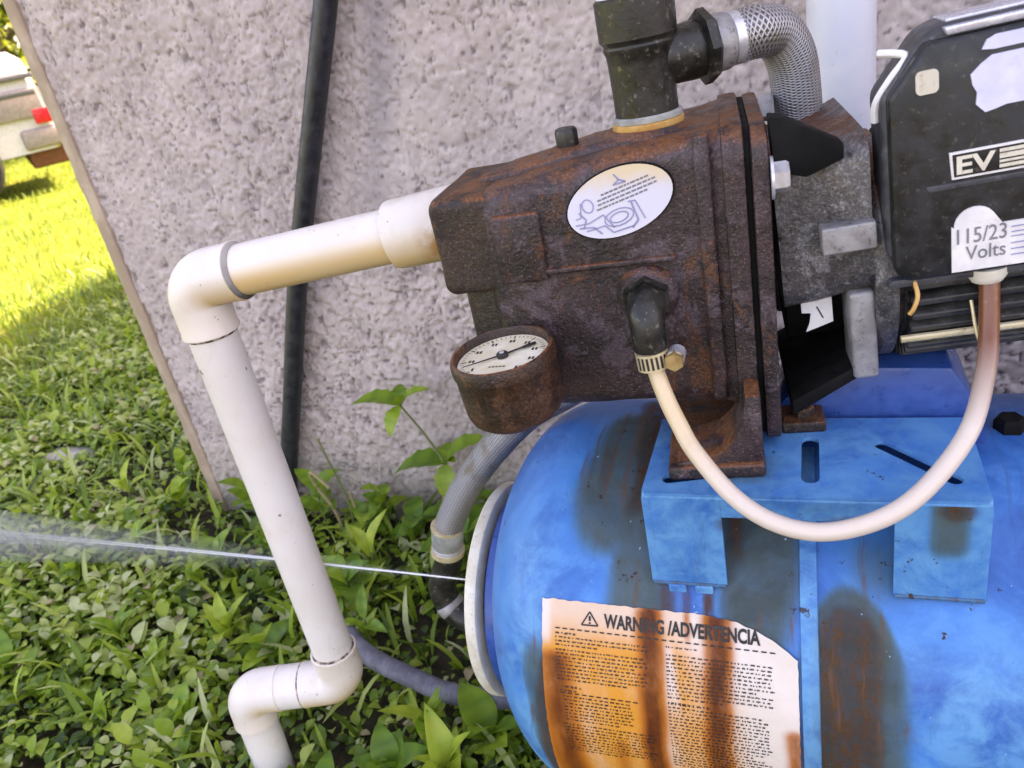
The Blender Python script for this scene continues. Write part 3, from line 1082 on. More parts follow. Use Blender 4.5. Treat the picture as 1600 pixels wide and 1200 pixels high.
    def seg(pts, wd=.0005):
        for (a0, b0), (a1, b1) in zip(pts[:-1], pts[1:]):
            d = Vector((a1 - a0, b1 - b0))
            if d.length < 1e-6:
                continue
            nn = Vector((-d.y, d.x)).normalized() * wd
            q = []
            for a2, b2 in ((a0 - nn.x, b0 - nn.y), (a1 - nn.x, b1 - nn.y), (a1 + nn.x, b1 + nn.y), (a0 + nn.x, b0 + nn.y)):
                q.append((.164 + a2 * math.cos(tl) - b2 * math.sin(tl), -.0794, .019 + a2 * math.sin(tl) + b2 * math.cos(tl)))
            Q.append(q)
    circ = lambda cx, cz, ra, rb, a0=0, a1=360: [(cx + ra * math.cos(R(a0 + (a1 - a0) * i / 14)), cz + rb * math.sin(R(a0 + (a1 - a0) * i / 14))) for i in range(15)]
    seg(circ(-.004, -.010, .011, .006))
    seg(circ(-.004, -.010, .007, .0035))
    seg(circ(-.022, .006, .004, .005))
    seg([(-.036, -.004), (-.026, -.006), (-.014, -.004), (-.010, -.016)], .0006)
    seg([(-.034, -.007), (-.024, -.010), (-.020, -.017)], .0007)
    seg([(-.030, -.011), (-.016, -.012), (-.012, -.019), (.004, -.020)], .0006)
    seg([(.008, -.003), (.008, -.017), (.002, -.021)], .0007)
    seg([(.006, -.002), (.011, -.003), (.013, -.018)], .0005)
    seg([(-.030, .004), (-.027, -.003), (-.031, -.008)], .0006)
    seg([(-.026, .010), (-.030, .000), (-.034, .000)], .0005)
    seg([(.004, .020), (.006, .015), (.001, .013), (.010, .012), (.006, .015)], .0006)
    v, f = quads_mesh(Q)
    link('drawing', from_py(v, f), 'ink_blue', st, smooth=False)

    # ---------------- motor
    mo = link('motor', lathe_mesh([(0, .329), (.078, .329), (.083, .333), (.083, .345), (.077, .350), (.077, .62), (0, .63)], 56, Matrix(((0, 0, 1, 0), (0, 1, 0, 0), (-1, 0, 0, -.080), (0, 0, 0, 1)))), 'motor_black', t)
    fin = None
    for i in range(44):
        th = R(360 * i / 44 + 3)
        if fin is None:
            fin = rbox(.352, .615, -.0026, .0026, .072, .091, .0012, 2)
            fin.polygons.foreach_set('use_smooth', [True] * len(fin.polygons))
            fin.materials.append(MATS['motor_black'])
        o = bpy.data.objects.new('fin', fin)
        C.objects.link(o)
        o.parent = mo
        o.location = (0, 0, -.080)
        o.rotation_euler = (th, 0, 0)
    # end bell ring and small brackets at motor front
    link('end_ring', tube_mesh([(.3295, 0, -.080), (.335, 0, -.080), (.344, 0, -.080)], [.084, .088, .088], 48), 'iron_grey', t)
    link('through_bolt', tube_mesh([(.345, -.080, -.128), (.60, -.080, -.128)], .0028, 10), 'brass_pale', t)
    link('wire_stub', tube_mesh(smooth_path([(.352, -.094, -.078), (.353, -.098, -.088), (.350, -.100, -.096), (.347, -.100, -.100)], 12), .0016, 8), 'orange_ring', t)
    link('ground_wire', tube_mesh(smooth_path([(.388, -.090, -.100), (.390, -.100, -.125), (.398, -.104, -.140)], 12), .0012, 8), 'brass_pale', t)

    # ---------------- switch / terminal box on the side of the motor
    shell = [(.3365, -.060), (.3365, .045), (.362, .0775), (.374, .082), (.60, .082), (.60, -.080), (.352, -.0785)]
    bx = link('switch_box', prism(shell, -.090, -.050, .0045, 3), 'black_rim', t)
    bx['label'] = 'black switch box with white stickers'
    panel = []
    for q in rrect(.3395, .62, -.0765, .074, .012, 6, (1, 0, 0, 0)):
        panel.append(q)
    # cut the upper-left corner diagonally
    panel = [q for q in panel if not (q[0] < .345 and q[1] > .04)]
    panel += [(.3615, .074), (.3395, .046)]
    link('cover', prism(panel, -.1000, -.086, .003, 3), 'black_plastic', bx)
    link('rim', prism(rrect(.336, .62, -.0815, -.0755, .003, 3), -.0955, -.07, .001), 'black_rim', bx)
    FY = -.1005
    # nameplate
    link('nameplate', prism([(.3725, .0065), (.62, .0065), (.62, -.0108), (.3740, -.0108)], FY - .0008, FY + .002), 'sticker_white', bx)
    link('nameplate_field', prism([(.3742, .0050), (.62, .0050), (.62, -.0093), (.3752, -.0093)], FY - .0011, FY + .001), 'black_plastic', bx)
    v, f = fit_text('EV', .3765, .3985, -.0080, .0036, .028)
    link('lettering', from_py([(a, FY - .0014, b) for a, b, _ in v], f), 'sticker_cream', bx, smooth=False)
    Q = [[(.4005, FY - .0014, z), (.62, FY - .0014, z), (.62, FY - .0014, z + h), (.4005, FY - .0014, z + h)] for z, h in ((-.0080, .0022), (-.0048, .0016), (-.0022, .0030), (.0016, .0022))]
    v, f = quads_mesh(Q)
    link('nameplate_bands', from_py(v, f), 'sticker_cream', bx, smooth=False)
    link('grey_strip', prism([(.3590, -.0128), (.62, -.0128), (.62, -.0165), (.3605, -.0165)], FY - .0012, FY + .002, .0005), 'black_rim', bx)
    # voltage sticker with a domed top left
    vp = [(.3735, -.0735), (.3735, -.042)]
    for i in range(11):
        th = R(180 - 145 * i / 10)
        vp.append((.3875 + .0125 * math.cos(th), -.0430 + .0125 * math.sin(th)))
    vp += [(.4030, -.0440), (.62, -.0440), (.62, -.0735)]
    link('voltage_sticker', prism(vp, FY - .0008, FY + .002), 'sticker_white', bx)
    v, f = fit_text('115/23', .3765, .4055, -.0545, -.0440, .006)
    link('lettering', from_py([(a, FY - .0012, b) for a, b, _ in v], f), 'ink_grey', bx, smooth=False)
    v, f = fit_text('Volts', .3815, .4050, -.0660, -.0565, .006)
    link('lettering', from_py([(a, FY - .0012, b) for a, b, _ in v], f), 'ink_grey', bx, smooth=False)
    Q = [[(.408, FY - .0012, z), (.62, FY - .0012, z), (.62, FY - .0012, z + .0009), (.408, FY - .0012, z + .0009)] for z in (-.048, -.0515, -.0545, -.059, -.063, -.067)]
    v, f = quads_mesh(Q)
    link('sticker_lines', from_py(v, f), 'ink_blue', bx, smooth=False)
    # large lavender sticker with notched left edge, and pale band along the top
    bp = [(.3845, .051), (.3855, .045), (.3880, .040), (.3875, .033), (.3925, .0275), (.398, .0285), (.404, .0300), (.62, .0300), (.62, .0615), (.399, .0600), (.396, .0600), (.3905, .0565)]
    link('side_sticker', prism(bp, FY - .0008, FY + .002), 'sticker_lavender', bx)
    bp = [(.3905, .0640), (.393, .0690), (.398, .0710), (.62, .0710), (.62, .0640), (.397, .0630)]
    link('side_sticker', prism(bp, FY - .0008, FY + .002), 'sticker_lavender', bx)
    link('top_band', prism([(.3720, .0800), (.62, .0800), (.62, .0755), (.3735, .0755)], -.0960, -.086, .0006), 'chrome_band', bx)
    link('top_band', rbox(.375, .60, -.086, -.056, .0815, .0836, .0006), 'chrome_band', bx)
    link('beige_tab', prism(rrect(.3545, .3672, .0450, .0590, .003, 4), FY - .0010, FY + .002), 'sticker_cream', bx)
    # torn white tape on the upper left chamfer
    tp = tube_mesh(smooth_path([(.3345, -.080, .030), (.3352, -.082, .042), (.344, -.084, .0555), (.3535, -.082, .0660), (.348, -.076, .069), (.340, -.070, .070)], 24), [.0025] * 25, 8)
    link('torn_tape', tp, 'sticker_white', bx)
    link('tube_boot', lathe_mesh([(.0125, 0), (.0125, .006), (.010, .010), (0, .010)], 20, axis_m((.398, -.088, -.077), (.398, -.088, -.177))), 'sticker_cream', bx)
    for o in t.children:
        if o.name.split('.')[0] in ('motor', 'end_ring', 'through_bolt', 'wire_stub', 'ground_wire', 'switch_box'):
            o.matrix_local = KMB
    return t


build_pump()


# ================================================================== pressure gauge
def build_gauge():
    base = Vector((-.2226, .5125, .506))
    top = .0625
    t = thing('pressure_gauge', 'round rusty pressure gauge with cream dial on the front of the pump', 'gauge', base)
    t.rotation_euler = (R(3), R(-2), 0)
    t.scale = (.95, .95, .92)
    Ro = .0425
    prof = [(0, .0), (.026, .0), (.034, .002), (.0380, .006), (.0405, .013), (.0412, .03), (.0416, .048), (.0428, .0495), (.0432, .052), (.0430, .0600), (.0418, .0625), (.0395, .0630), (.0385, .0615), (.0382, .0545), (0, .0540)]
    me = lathe_mesh(prof, 64)
    rough_up(me, .0006, 60, 2)
    link('case', me, 'rust_gauge', t, sharp=50)
    d = link('dial', lathe_mesh([(.0378, .0548), (.0378, .0556), (0, .0556)], 64), 'dial_paper', t)
    Q = []
    zz = .0559

    def rad_dash(a, r0_, r1_, w):
        ca, sa = math.cos(a), math.sin(a)
        n = Vector((-sa, ca, 0)) * w
        p0 = Vector((ca * r0_, sa * r0_, zz))
        p1 = Vector((ca * r1_, sa * r1_, zz))
        Q.append([p0 - n, p1 - n, p1 + n, p0 + n])
    for i in range(41):
        a = R(225 - 270 * i / 40)
        rad_dash(a, .0305 if i % 5 == 0 else .0325, .0352, .00055 if i % 5 == 0 else .00028)
    rr = random.Random(5)
    for i in range(0, 9):
        a = R(225 - 270 * i / 8)
        for k in range(2 if i else 1):
            c = Vector((math.cos(a) * .0262 + (k - .5) * .0030, math.sin(a) * .0262, zz))
            w, h = .0009, .0020
            Q.append([c + Vector((-w, -h, 0)), c + Vector((w, -h, 0)), c + Vector((w, h, 0)), c + Vector((-w, h, 0))])
    for k in range(5):
        c = Vector((-.006 + k * .003, -.016, zz))
        Q.append([c + Vector((-.001, -.0008, 0)), c + Vector((.001, -.0008, 0)), c + Vector((.001, .0008, 0)), c + Vector((-.001, .0008, 0))])
    v, f = quads_mesh(Q)
    link('scale_marks', from_py(v, f), 'ink', d, smooth=False)
    # needle
    tip = Vector((-.0285, -.0165, .0575))
    tail = Vector((.0235, .0175, .0575))
    dv = (tip - tail).normalized()
    nn = Vector((-dv.y, dv.x, 0))
    zt = .0582
    pl = [tip, tip * .2 + nn * .0007, Vector((0, 0, 0)) + nn * .0009, tail * .55 + nn * .0009, tail * .66 + nn * .0019, tail + nn * .0017, tail - nn * .0017, tail * .66 - nn * .0019, tail * .55 - nn * .0009, -nn * .0009, tip * .2 - nn * .0007]
    link('needle', prism([(q.x, q.y) for q in pl], .0572, .0580, 0, to=lambda a, b, d: (a, b, d)), 'ink', t, smooth=False)
    link('needle_hub', lathe_mesh([(.0048, .0560), (.0048, .0590), (.0036, .0600), (0, .0600)], 20), 'ink', t)
    link('needle_cap', lathe_mesh([(.0022, .0598), (.0020, .0608), (0, .0610)], 14), 'zinc', t)
    link('stem', tube_mesh([(0.01, .02, .02), (.013, .058, .02)], .009, 14), 'rust_dark', t)


build_gauge()

# ================================================================== pressure tank
TY, TZ, TR = .646, .215, .200
TX0 = -.215                        # where the left head begins


def streak(X, T, x0, w, t0, t1, soft=6., wob=.006, seed=1):
    """vertical run mark on the tank: X metres along, T degrees down the front"""
    c = x0 + wob * np.sin(T * .11 + seed) + wob * .6 * np.sin(T * .27 + seed * 2.1)
    ww = w * (0.75 + .25 * np.sin(T * .07 + seed * 3))
    return smooth01((1.5 - np.abs(X - c) / ww) / 1.2) * smooth01((T - t0) / soft) * smooth01((t1 - T) / soft)


def tank_attrs(X, T):
    ru = np.zeros_like(X)
    ol = np.zeros_like(X)
    pa = np.zeros_like(X)
    # rust and olive water run left of the bracket, under the pump casing
    ru = np.maximum(ru, streak(X, T, -.146, .022, -25, 36, 10, .003, 1) * 1.0)
    ol = np.maximum(ol, streak(X, T, -.168, .034, -12, 46, 12, .003, 2) * 1.1)
    ol = np.maximum(ol, streak(X, T, -.148, .034, 10, 62, 12, .003, 3) * 1.1)
    ru = np.maximum(ru, streak(X, T, -.184, .012, 4, 30, 10, .003, 5) * .6)
    # between the bracket legs
    ol = np.maximum(ol, streak(X, T, -.050, .036, 14, 64, 6, .002, 4) * 1.15)
    ru = np.maximum(ru, streak(X, T, -.064, .016, 14, 46, 10, .002, 7) * .7)
    # right of the seam: arch topped run
    arch = 46 + ((X - .016) / .026) ** 2 * 7
    ol = np.maximum(ol, smooth01((1.55 - np.abs(X - .018) / .032) / 1.0) * smooth01((T - arch + 4) / 6) * 1.15)
    ru = np.maximum(ru, smooth01((1.35 - np.abs(X - .014) / .026) / .8) * smooth01((T - arch) / 5) * (.95 - .25 * smooth01((T - 90) / 30)))
    ol = np.maximum(ol, streak(X, T, .034, .026, 28, 54, 12, .004, 10) * .5)
    # below legs
    ru = np.maximum(ru, streak(X, T, -.122, .013, 44, 60, 3, .002, 9) * .95)
    ru = np.maximum(ru, streak(X, T, -.084, .011, 44, 60, 3, .002, 11) * .95)
    ru = np.maximum(ru, streak(X, T, -.103, .006, 45, 60, 3, .002, 12) * .7)
    # runs along both label edges
    ru = np.maximum(ru, streak(X, T, -.229, .012, 62, 135, 8, .003, 13) * .85)
    ol = np.maximum(ol, streak(X, T, -.232, .020, 58, 135, 10, .003, 14) * .8)
    ru = np.maximum(ru, streak(X, T, -.012, .010, 66, 135, 10, .002, 15) * .7)
    # chalky fade
    pa = np.maximum(pa, smooth01(1 - np.abs(X + .245) / .05) * smooth01((T - 15) / 40) * .7)
    pa = np.maximum(pa, smooth01(1 - np.abs(X - .10) / .09) * smooth01((T - 45) / 20) * smooth01((110 - T) / 40) * .7)
    pa = np.maximum(pa, smooth01(1 - np.abs(X - .19) / .05) * smooth01((T - 25) / 20) * .4)
    return ru, ol, pa


def build_tank():
    base = Vector((0, TY, 0))
    t = thing('pressure_tank', 'blue horizontal steel water pressure tank with rust stains and warning label', 'water tank', base)
    # body: revolve about X; fine grid at the seen side
    prof = []
    A = .108
    for i in range(41):
        th = math.pi / 2 * i / 40
        # flattened torispherical head
        ex = math.sin(th) ** 1.0
        prof.append((TX0 - A * math.cos(th), TR * (math.sin(th) ** .86)))
    prof[0] = (TX0 - A, 0.0)
    for x in np.linspace(TX0 + .004, .50, 170):
        prof.append((x, TR))
    NA = 300
    P = np.array(prof)
    th = np.linspace(0, 2 * math.pi, NA, endpoint=False)
    X = np.repeat(P[:, 0][:, None], NA, 1)
    Rr = np.repeat(P[:, 1][:, None], NA, 1)
    TH = np.repeat(th[None, :], len(P), 0)           # 0 = top, + towards camera (-Y)
    V = np.stack([X, -Rr * np.sin(TH), TZ + Rr * np.cos(TH)], -1).reshape(-1, 3)
    idx = np.arange(len(P) * NA).reshape(len(P), NA)
    nx = np.roll(idx, -1, 1)
    F = np.stack([idx[:-1], nx[:-1], nx[1:], idx[1:]], -1).reshape(-1, 4)
    me = from_py(V, F)
    T = np.degrees((TH + math.pi) % (2 * math.pi) - math.pi)
    ru, ol, pa = tank_attrs(X, T)
    head = (X < TX0 - .02)
    fattr(me, 'rust', ru.ravel())
    fattr(me, 'olive', ol.ravel())
    fattr(me, 'pale', pa.ravel())
    link('shell', me, 'tank_paint', t, sharp=None)
    # vertical seam strap right of the label
    sv, sf = [], []
    n = 70
    for i in range(n + 1):
        a = R(10 + 110 * i / n)
        for (x, dr) in ((-.0185, -.001), (-.0180, .0022), (-.0060, .0022), (-.0050, -.001)):
            sv.append((x, -(TR + dr) * math.sin(a), TZ + (TR + dr) * math.cos(a)))
    for i in range(n):
        for k in range(3):
            a = i * 4 + k
            sf.append((a, a + 1, a + 5, a + 4))
    me = from_py(sv, sf)
    S = np.array(sv)
    T2 = np.degrees(np.arctan2(-S[:, 1], S[:, 2] - TZ))
    r2, o2, p2 = tank_attrs(S[:, 0], T2)
    fattr(me, 'rust', r2 * .5)
    fattr(me, 'olive', o2 * .25)
    fattr(me, 'pale', p2 * 0 + .8)
    link('seam_strap', me, 'tank_paint', t)
    # end flange: neck blackened as the groove's shadow, blue band, off-white ring
    mx = Matrix(((0, 0, -1, 0), (0, 1, 0, 0), (1, 0, 0, TZ - .012), (0, 0, 0, 1)))
    link('flange_neck', lathe_mesh([(.097, .265), (.098, .3270), (0, .3270)], 72, mx), 'black_void', t)
    link('flange_band', lathe_mesh([(.099, .3085), (.1115, .3090), (.1130, .3105), (.1130, .3185), (.1115, .3200), (.099, .3205)], 72, mx), 'dark_blue', t)
    link('flange_ring', lathe_mesh([(.100, .3265), (.1150, .3268), (.1172, .3280), (.1180, .3305), (.1180, .3375), (.116, .3400), (.107, .341), (.09, .341), (.085, .3385), (0, .3385)], 72, mx), 'white_plastic', t)
    # tank feet (low in the weeds)
    for x in (-.16, .36):
        link('foot', prism([(-.13, -.09), (.13, -.09), (.11, .09), (-.11, .09)], x - .03, x + .03, .004, 2, to=lambda a, b, d: (d, a, b)), 'tank_paint', t)

    # bracket: plate with two real slots, front apron of two legs, tabs
    PZ, YF, YB = .4415, .500 - TY, .612 - TY
    XA, XB = -.131, .106
    bm = bmesh.new()
    th_ = .0032

    def slot(cx, cy, lx, ang, w):
        out = []
        for s_, a0 in ((1, -90), (-1, 90)):
            for i in range(7):
                a = R(a0 + 180 * i / 6)
                qx = s_ * (lx / 2 - w) + w * math.cos(a) * 1.0
                qy = w * math.sin(a)
                out.append((cx + qx * math.cos(ang) - qy * math.sin(ang), cy + qx * math.sin(ang) + qy * math.cos(ang)))
        return out
    slots = [slot(-.0085, .550 - TY, .064, R(90), .0065), slot(.0645, .5485 - TY, .074, R(-46), .0055), slot(-.100, .523 - TY, .036, R(14), .006)]
    outer = [(XA + .003, YF), (XB - .003, YF), (XB, YF + .004), (XB, YB), (XA, YB), (XA, YF + .004)]

    def loop(pts):
        vs_ = [bm.verts.new((a, b, PZ)) for a, b in pts]
        return [bm.edges.new((vs_[i], vs_[(i + 1) % len(vs_)])) for i in range(len(vs_))]
    es = loop(outer)
    for s_ in slots:
        es += loop(s_)
    res = bmesh.ops.triangle_fill(bm, use_beauty=True, edges=es)
    fs = [g for g in res['geom'] if isinstance(g, bmesh.types.BMFace)]
    inside = lambda q, poly: sum(((poly[i][1] > q.y) != (poly[(i + 1) % len(poly)][1] > q.y)) and (q.x < (poly[(i + 1) % len(poly)][0] - poly[i][0]) * (q.y - poly[i][1]) / (poly[(i + 1) % len(poly)][1] - poly[i][1]) + poly[i][0]) for i in range(len(poly))) % 2 == 1
    dele = [f for f in fs if any(inside(f.calc_center_median(), s_) for s_ in slots)]
    if dele:
        bmesh.ops.delete(bm, geom=dele, context='FACES')
    ext = bmesh.ops.extrude_face_region(bm, geom=list(bm.faces))
    bmesh.ops.translate(bm, verts=[g for g in ext['geom'] if isinstance(g, bmesh.types.BMVert)], vec=(0, 0, -th_))
    bmesh.ops.recalc_face_normals(bm, faces=list(bm.faces))
    br = bm_mesh(bm)

    def bracket_attrs(me, kind):
        S = np.array([v.co[:] for v in me.vertices])
        n = len(S)
        ru = np.zeros(n)
        ol = np.zeros(n)
        pa = np.full(n, .55)
        if kind == 'plate':
            ol = smooth01(1 - np.hypot((S[:, 0] + .06) / .05, (S[:, 1] - (.535 - TY)) / .04)) * .8
        fattr(me, 'rust', ru)
        fattr(me, 'olive', ol)
        fattr(me, 'pale', pa)
    # plate gets a dense grid for its stain attributes
    bmt = bmesh.new()
    bmt.from_mesh(br)
    bmesh.ops.subdivide_edges(bmt, edges=[e for e in bmt.edges if e.calc_length() > .03], cuts=3)
    bmesh.ops.triangulate(bmt, faces=list(bmt.faces))
    bmt.to_mesh(br)
    bmt.free()
    bracket_attrs(br, 'plate')
    plate = link('bracket_plate', br, 'tank_paint', t, smooth=False)

    def apron(x0, x1, z0, z1, nx=16, nz=16, rustfn=None):
        v, f = [], []
        for side, yy in ((0, YF - .0005), (1, YF + .003)):
            for j in range(nz + 1):
                for i in range(nx + 1):
                    v.append((x0 + (x1 - x0) * i / nx, yy, z0 + (z1 - z0) * j / nz))
        W = nx + 1
        o = W * (nz + 1)
        for j in range(nz):
            for i in range(nx):
                a = j * W + i
                f.append((a, a + 1, a + W + 1, a + W))
                f.append((o + a, o + a + W, o + a + W + 1, o + a + 1))
        for i in range(nx):
            f.append((i, o + i, o + i + 1, i + 1))
            a = nz * W + i
            f.append((a, a + 1, o + a + 1, o + a))
        for j in range(nz):
            a = j * W
            f.append((a, a + W, o + a + W, o + a))
            a = j * W + nx
            f.append((a, o + a, o + a + W, a + W))
        me = from_py(v, f)
        S = np.array(v)
        n = len(S)
        ru, ol = rustfn(S) if rustfn else (np.zeros(n), np.zeros(n))
        fattr(me, 'rust', ru)
        fattr(me, 'olive', ol)
        fattr(me, 'pale', np.full(n, .6))
        return me
    lt = PZ - .004
    link('leg', apron(-.131, -.072, .3555, lt, rustfn=lambda S: (smooth01(1 - np.hypot((S[:, 0] + .072) / .012, (S[:, 2] - .415) / .014)) * .8, smooth01(1 - np.abs(S[:, 0] + .10) / .03) * .12)), 'tank_paint', t, sharp=30)
    link('leg', apron(.0465, .106, .3575, lt, rustfn=lambda S: (smooth01(1.3 - np.hypot((S[:, 0] - .085) / .016, (S[:, 2] - .434) / .012)) * .95, smooth01(1.3 - np.abs(S[:, 0] - .081) / .014) * smooth01((S[:, 2] - .385) / .02))), 'tank_paint', t, sharp=30)
    link('front_lip', apron(-.0722, .0467, .4215, lt, 30, 4, rustfn=lambda S: (smooth01(1.2 - (S[:, 2] - .4215) / .006) * smooth01(1 - np.abs(np.abs(S[:, 0] + .012) - .03) / .04) * .9, S[:, 0] * 0)), 'tank_paint', t, sharp=30)
    # rounded bend between plate and apron
    bend = tube_mesh([(XA + .0005, YF + .0036, PZ - .0042), (XB - .0005, YF + .0036, PZ - .0042)], .0041, 20)
    n = len(bend.vertices)
    fattr(bend, 'rust', np.zeros(n))
    fattr(bend, 'olive', np.zeros(n))
    fattr(bend, 'pale', np.full(n, .9))
    link('bracket_bend', bend, 'tank_paint', t, sharp=None)
    # side cheek at the left end of the bracket
    ck = prism([(YF + .003, PZ - .004), (YB, PZ - .004), (YB, .412), (.56 - TY, .395), (.52 - TY, .37), (YF + .003, .356)], XA + .0005, XA + .0035, 0, to=lambda a, b, d: (d, a, b))
    n = len(ck.vertices)
    for nm in ('rust', 'olive'):
        fattr(ck, nm, np.zeros(n))
    fattr(ck, 'pale', np.full(n, .3))
    link('cheek', ck, 'tank_paint', t, smooth=False)
    ck = prism([(YF + .003, PZ - .004), (YB, PZ - .004), (YB, .412), (.56 - TY, .395), (.52 - TY, .37), (YF + .003, .358)], XB - .0035, XB - .0005, 0, to=lambda a, b, d: (d, a, b))
    n = len(ck.vertices)
    for nm in ('rust', 'olive'):
        fattr(ck, nm, np.zeros(n))
    fattr(ck, 'pale', np.full(n, .3))
    link('cheek', ck, 'tank_paint', t, smooth=False)
    for (x0, x1, zb) in ((-.130, -.073, .3545), (.0475, .105, .3565)):
        wp = [(x0 + (x1 - x0) * i / 40, YF - .0005 + .0006 * pnoise(Vector((i * .9, x0 * 9, 0))), zb + .0008 * pnoise(Vector((i * .7, 3, x1)))) for i in range(41)]
        wb = tube_mesh(wp, [.0018 + .0004 * pnoise(Vector((i * 1.3, x0 * 50, 7))) for i in range(41)], 10)
        n = len(wb.vertices)
        for nm, vv in (('rust', .35), ('olive', .5), ('pale', .2)):
            fattr(wb, nm, np.full(n, vv))
        link('weld_bead', wb, 'tank_paint', t)
    # two small weld tabs under the left leg
    for x in (-.118, -.097):
        tb = rbox(x, x + .014, YF - .0035, YF + .004, .338, .3545, .001)
        n = len(tb.vertices)
        for nm in ('rust', 'olive'):
            fattr(tb, nm, np.zeros(n))
        fattr(tb, 'pale', np.full(n, .9))
        link('tab', tb, 'tank_paint', t)
    # rear motor support block
    rb = prism([(-.060, .400), (.125, .400), (.112, .452), (.095, .482), (.000, .486), (-.030, .455)], .618 - TY, .700 - TY, .003, 2)
    n = len(rb.vertices)
    for nm in ('rust', 'olive', 'pale'):
        fattr(rb, nm, np.zeros(n))
    link('motor_saddle', rb, 'dark_blue', t)  # darker than the tank paint: the motor's shade is put into the colour
    # bolt at far right
    link('side_bolt', lathe_mesh([(.012, 0), (.012, .010), (.009, .013), (0, .013)], 6, Matrix.Translation((.1415, .640 - TY, .4125))), 'black_void', t, sharp=25)

    # ------------------------------------------------ warning label wrapped on the shell
    RL = TR + .0012
    LX0, LX1, LT0 = -.2255, -.0205, 52.0

    def wrap(x, deg, dr=0.0):
        a = R(deg)
        return (x, -(RL + dr) * math.sin(a), TZ + (RL + dr) * math.cos(a))
    # label is a bit skewed: its top edge drops to the right; upper right corner rounded away
    H = 75.0
    NU, NV = 110, 150
    v, uu, vv_ = [], [], []
    for j in range(NV + 1):
        for i in range(NU + 1):
            u = i / NU
            w = j / NV
            top = 52.0 + 1.6 * u + (7.5 * max(0, (u - .62) / .38) ** 2.4)
            ragged = .35 * pnoise(Vector((u * 30, 0, 0)))
            deg = top + ragged + (H) * w ** 1.0 * (1 - .0 * u)
            x = LX0 + (LX1 - LX0) * u + .0006 * pnoise(Vector((0, w * 40, u * 2))) * (1 if i in (0, NU) else .3)
            x += -.006 * max(0, w - .15) if u < .02 else 0
            lift = .0
            if u > .9 and w < .12:
                lift = .002 * (u - .9) / .1 * (1 - w / .12)
            v.append(wrap(x, deg, lift + .0002 * pnoise(Vector((u * 9, w * 9, 4)))))
            uu.append(u)
            vv_.append(deg)
    f = []
    W = NU + 1
    for j in range(NV):
        for i in range(NU):
            a = j * W + i
            f.append((a, a + W, a + W + 1, a + 1))
    me = from_py(v, f)
    u = np.array(uu)
    d = np.array(vv_)
    sk = .012 * np.sin(d * .15)
    wash = smooth01((.74 - u + .05 * np.sin(d * .2)) / .22) * (.35 + .65 * smooth01((d - 54) / 10))
    wash *= 1 - .85 * smooth01(1 - np.abs(u + sk - .515) / .045) * smooth01((d - 58) / 4)
    wash = np.maximum(wash, smooth01(1.2 - np.abs(u - .62 - sk) / .20) * smooth01((d - 66) / 14) * .9)
    wash = np.maximum(wash, smooth01((d - 84) / 14) * smooth01((.93 - u) / .2) * .8)
    wash *= 1 - .9 * smooth01((.05 - u) / .03) * smooth01((64 - d) / 4)
    rl = np.zeros_like(u)

    def rs(c, w_, t0, amp, seed):
        cc = c + .006 * np.sin(d * .10 + seed) + .003 * np.sin(d * .4 + seed)
        return amp * np.exp(-((u - cc) / (w_ * .85)) ** 2) * smooth01((d - t0) / 4)
    rl = np.maximum(rl, rs(.445, .058, 50, 1.0, 1))
    rl = np.maximum(rl, rs(.705, .060, 50, 1.0, 2))
    rl = np.maximum(rl, rs(.590, .020, 50, .42, 3) * smooth01((62 - d) / 5))
    rl = np.maximum(rl, rs(.060, .085, 62.5, .80, 4))
    rl = np.maximum(rl, rs(.985, .05, 76, .65, 5))
    rl = np.maximum(rl, rs(.30, .05, 85, .35, 6))
    fattr(me, 'wash', wash)
    fattr(me, 'rust', rl)
    lb = link('warning_label', me, 'label_paper', t, sharp=None)
    lb['label'] = 'rust streaked white warning label'

    arc = math.pi / 180 * RL            # metres per degree

    def place(vf, dr=.0006, mat='ink', name='lettering'):
        vq, fq = vf
        # vq: (x along from LX0 in m, distance down in m)
        out = [wrap(a, 52.0 + b / arc, dr) for a, b in vq]
        link(name, from_py(out, fq), mat, lb, smooth=False)
    lean = lambda x: .0052 * (x - LX0) / .2
    v2, f2 = fit_text('WARNING /ADVERTENCIA', LX0 + .054, LX0 + .178, 0, 1, .034)
    vq = [(a, .0195 - b * .0118 + lean(a) * .9) for a, b, _ in v2]
    place((vq, f2))
    Q = []

    def qd(x0, x1, y0, h):
        Q.append([(x0, y0 + h + lean(x0)), (x1, y0 + h + lean(x1)), (x1, y0 + lean(x1)), (x0, y0 + lean(x0))])
    # dashed rules
    x = LX0 + .012
    while x < LX1 - .018:
        qd(x, x + .0040, .0228, .0011)
        x += .0064
    x = LX0 + .014
    while x < LX0 + .082:
        qd(x, x + .0040, .0790, .0010)
        x += .0062
    rr = random.Random(11)

    def para(x0, x1, y0, lines, pitch, h=.00155, bold=False):
        for k in range(lines):
            x = x0
            end = x1 if k < lines - 1 else x0 + (x1 - x0) * rr.uniform(.35, .8)
            if rr.random() < .3:
                end -= rr.uniform(0, .012)
            yk = y0 + k * pitch
            while x < end:
                ln = rr.uniform(.0010, .0044)
                nb = max(1, int(ln / .0011))
                for b in range(nb):
                    hh = h * rr.uniform(.55, 1.0)
                    qd(x + b * .0011, x + b * .0011 + .00092, yk + (h - hh) * rr.random(), hh)
                x += ln + rr.uniform(.0007, .0012)
    para(LX0 + .012, LX0 + .045, .0265, 1, .0034, .0019)
    para(LX0 + .012, LX0 + .090, .0300, 3, .0032, .0015)
    para(LX0 + .012, LX0 + .088, .0405, 9, .0032)
    para(LX0 + .105, LX0 + .130, .0275, 2, .0032)
    para(LX0 + .105, LX0 + .186, .0340, 12, .0032)
    para(LX0 + .016, LX0 + .060, .0725, 1, .0034, .0024)
    para(LX0 + .014, LX0 + .050, .0765, 1, .0034)
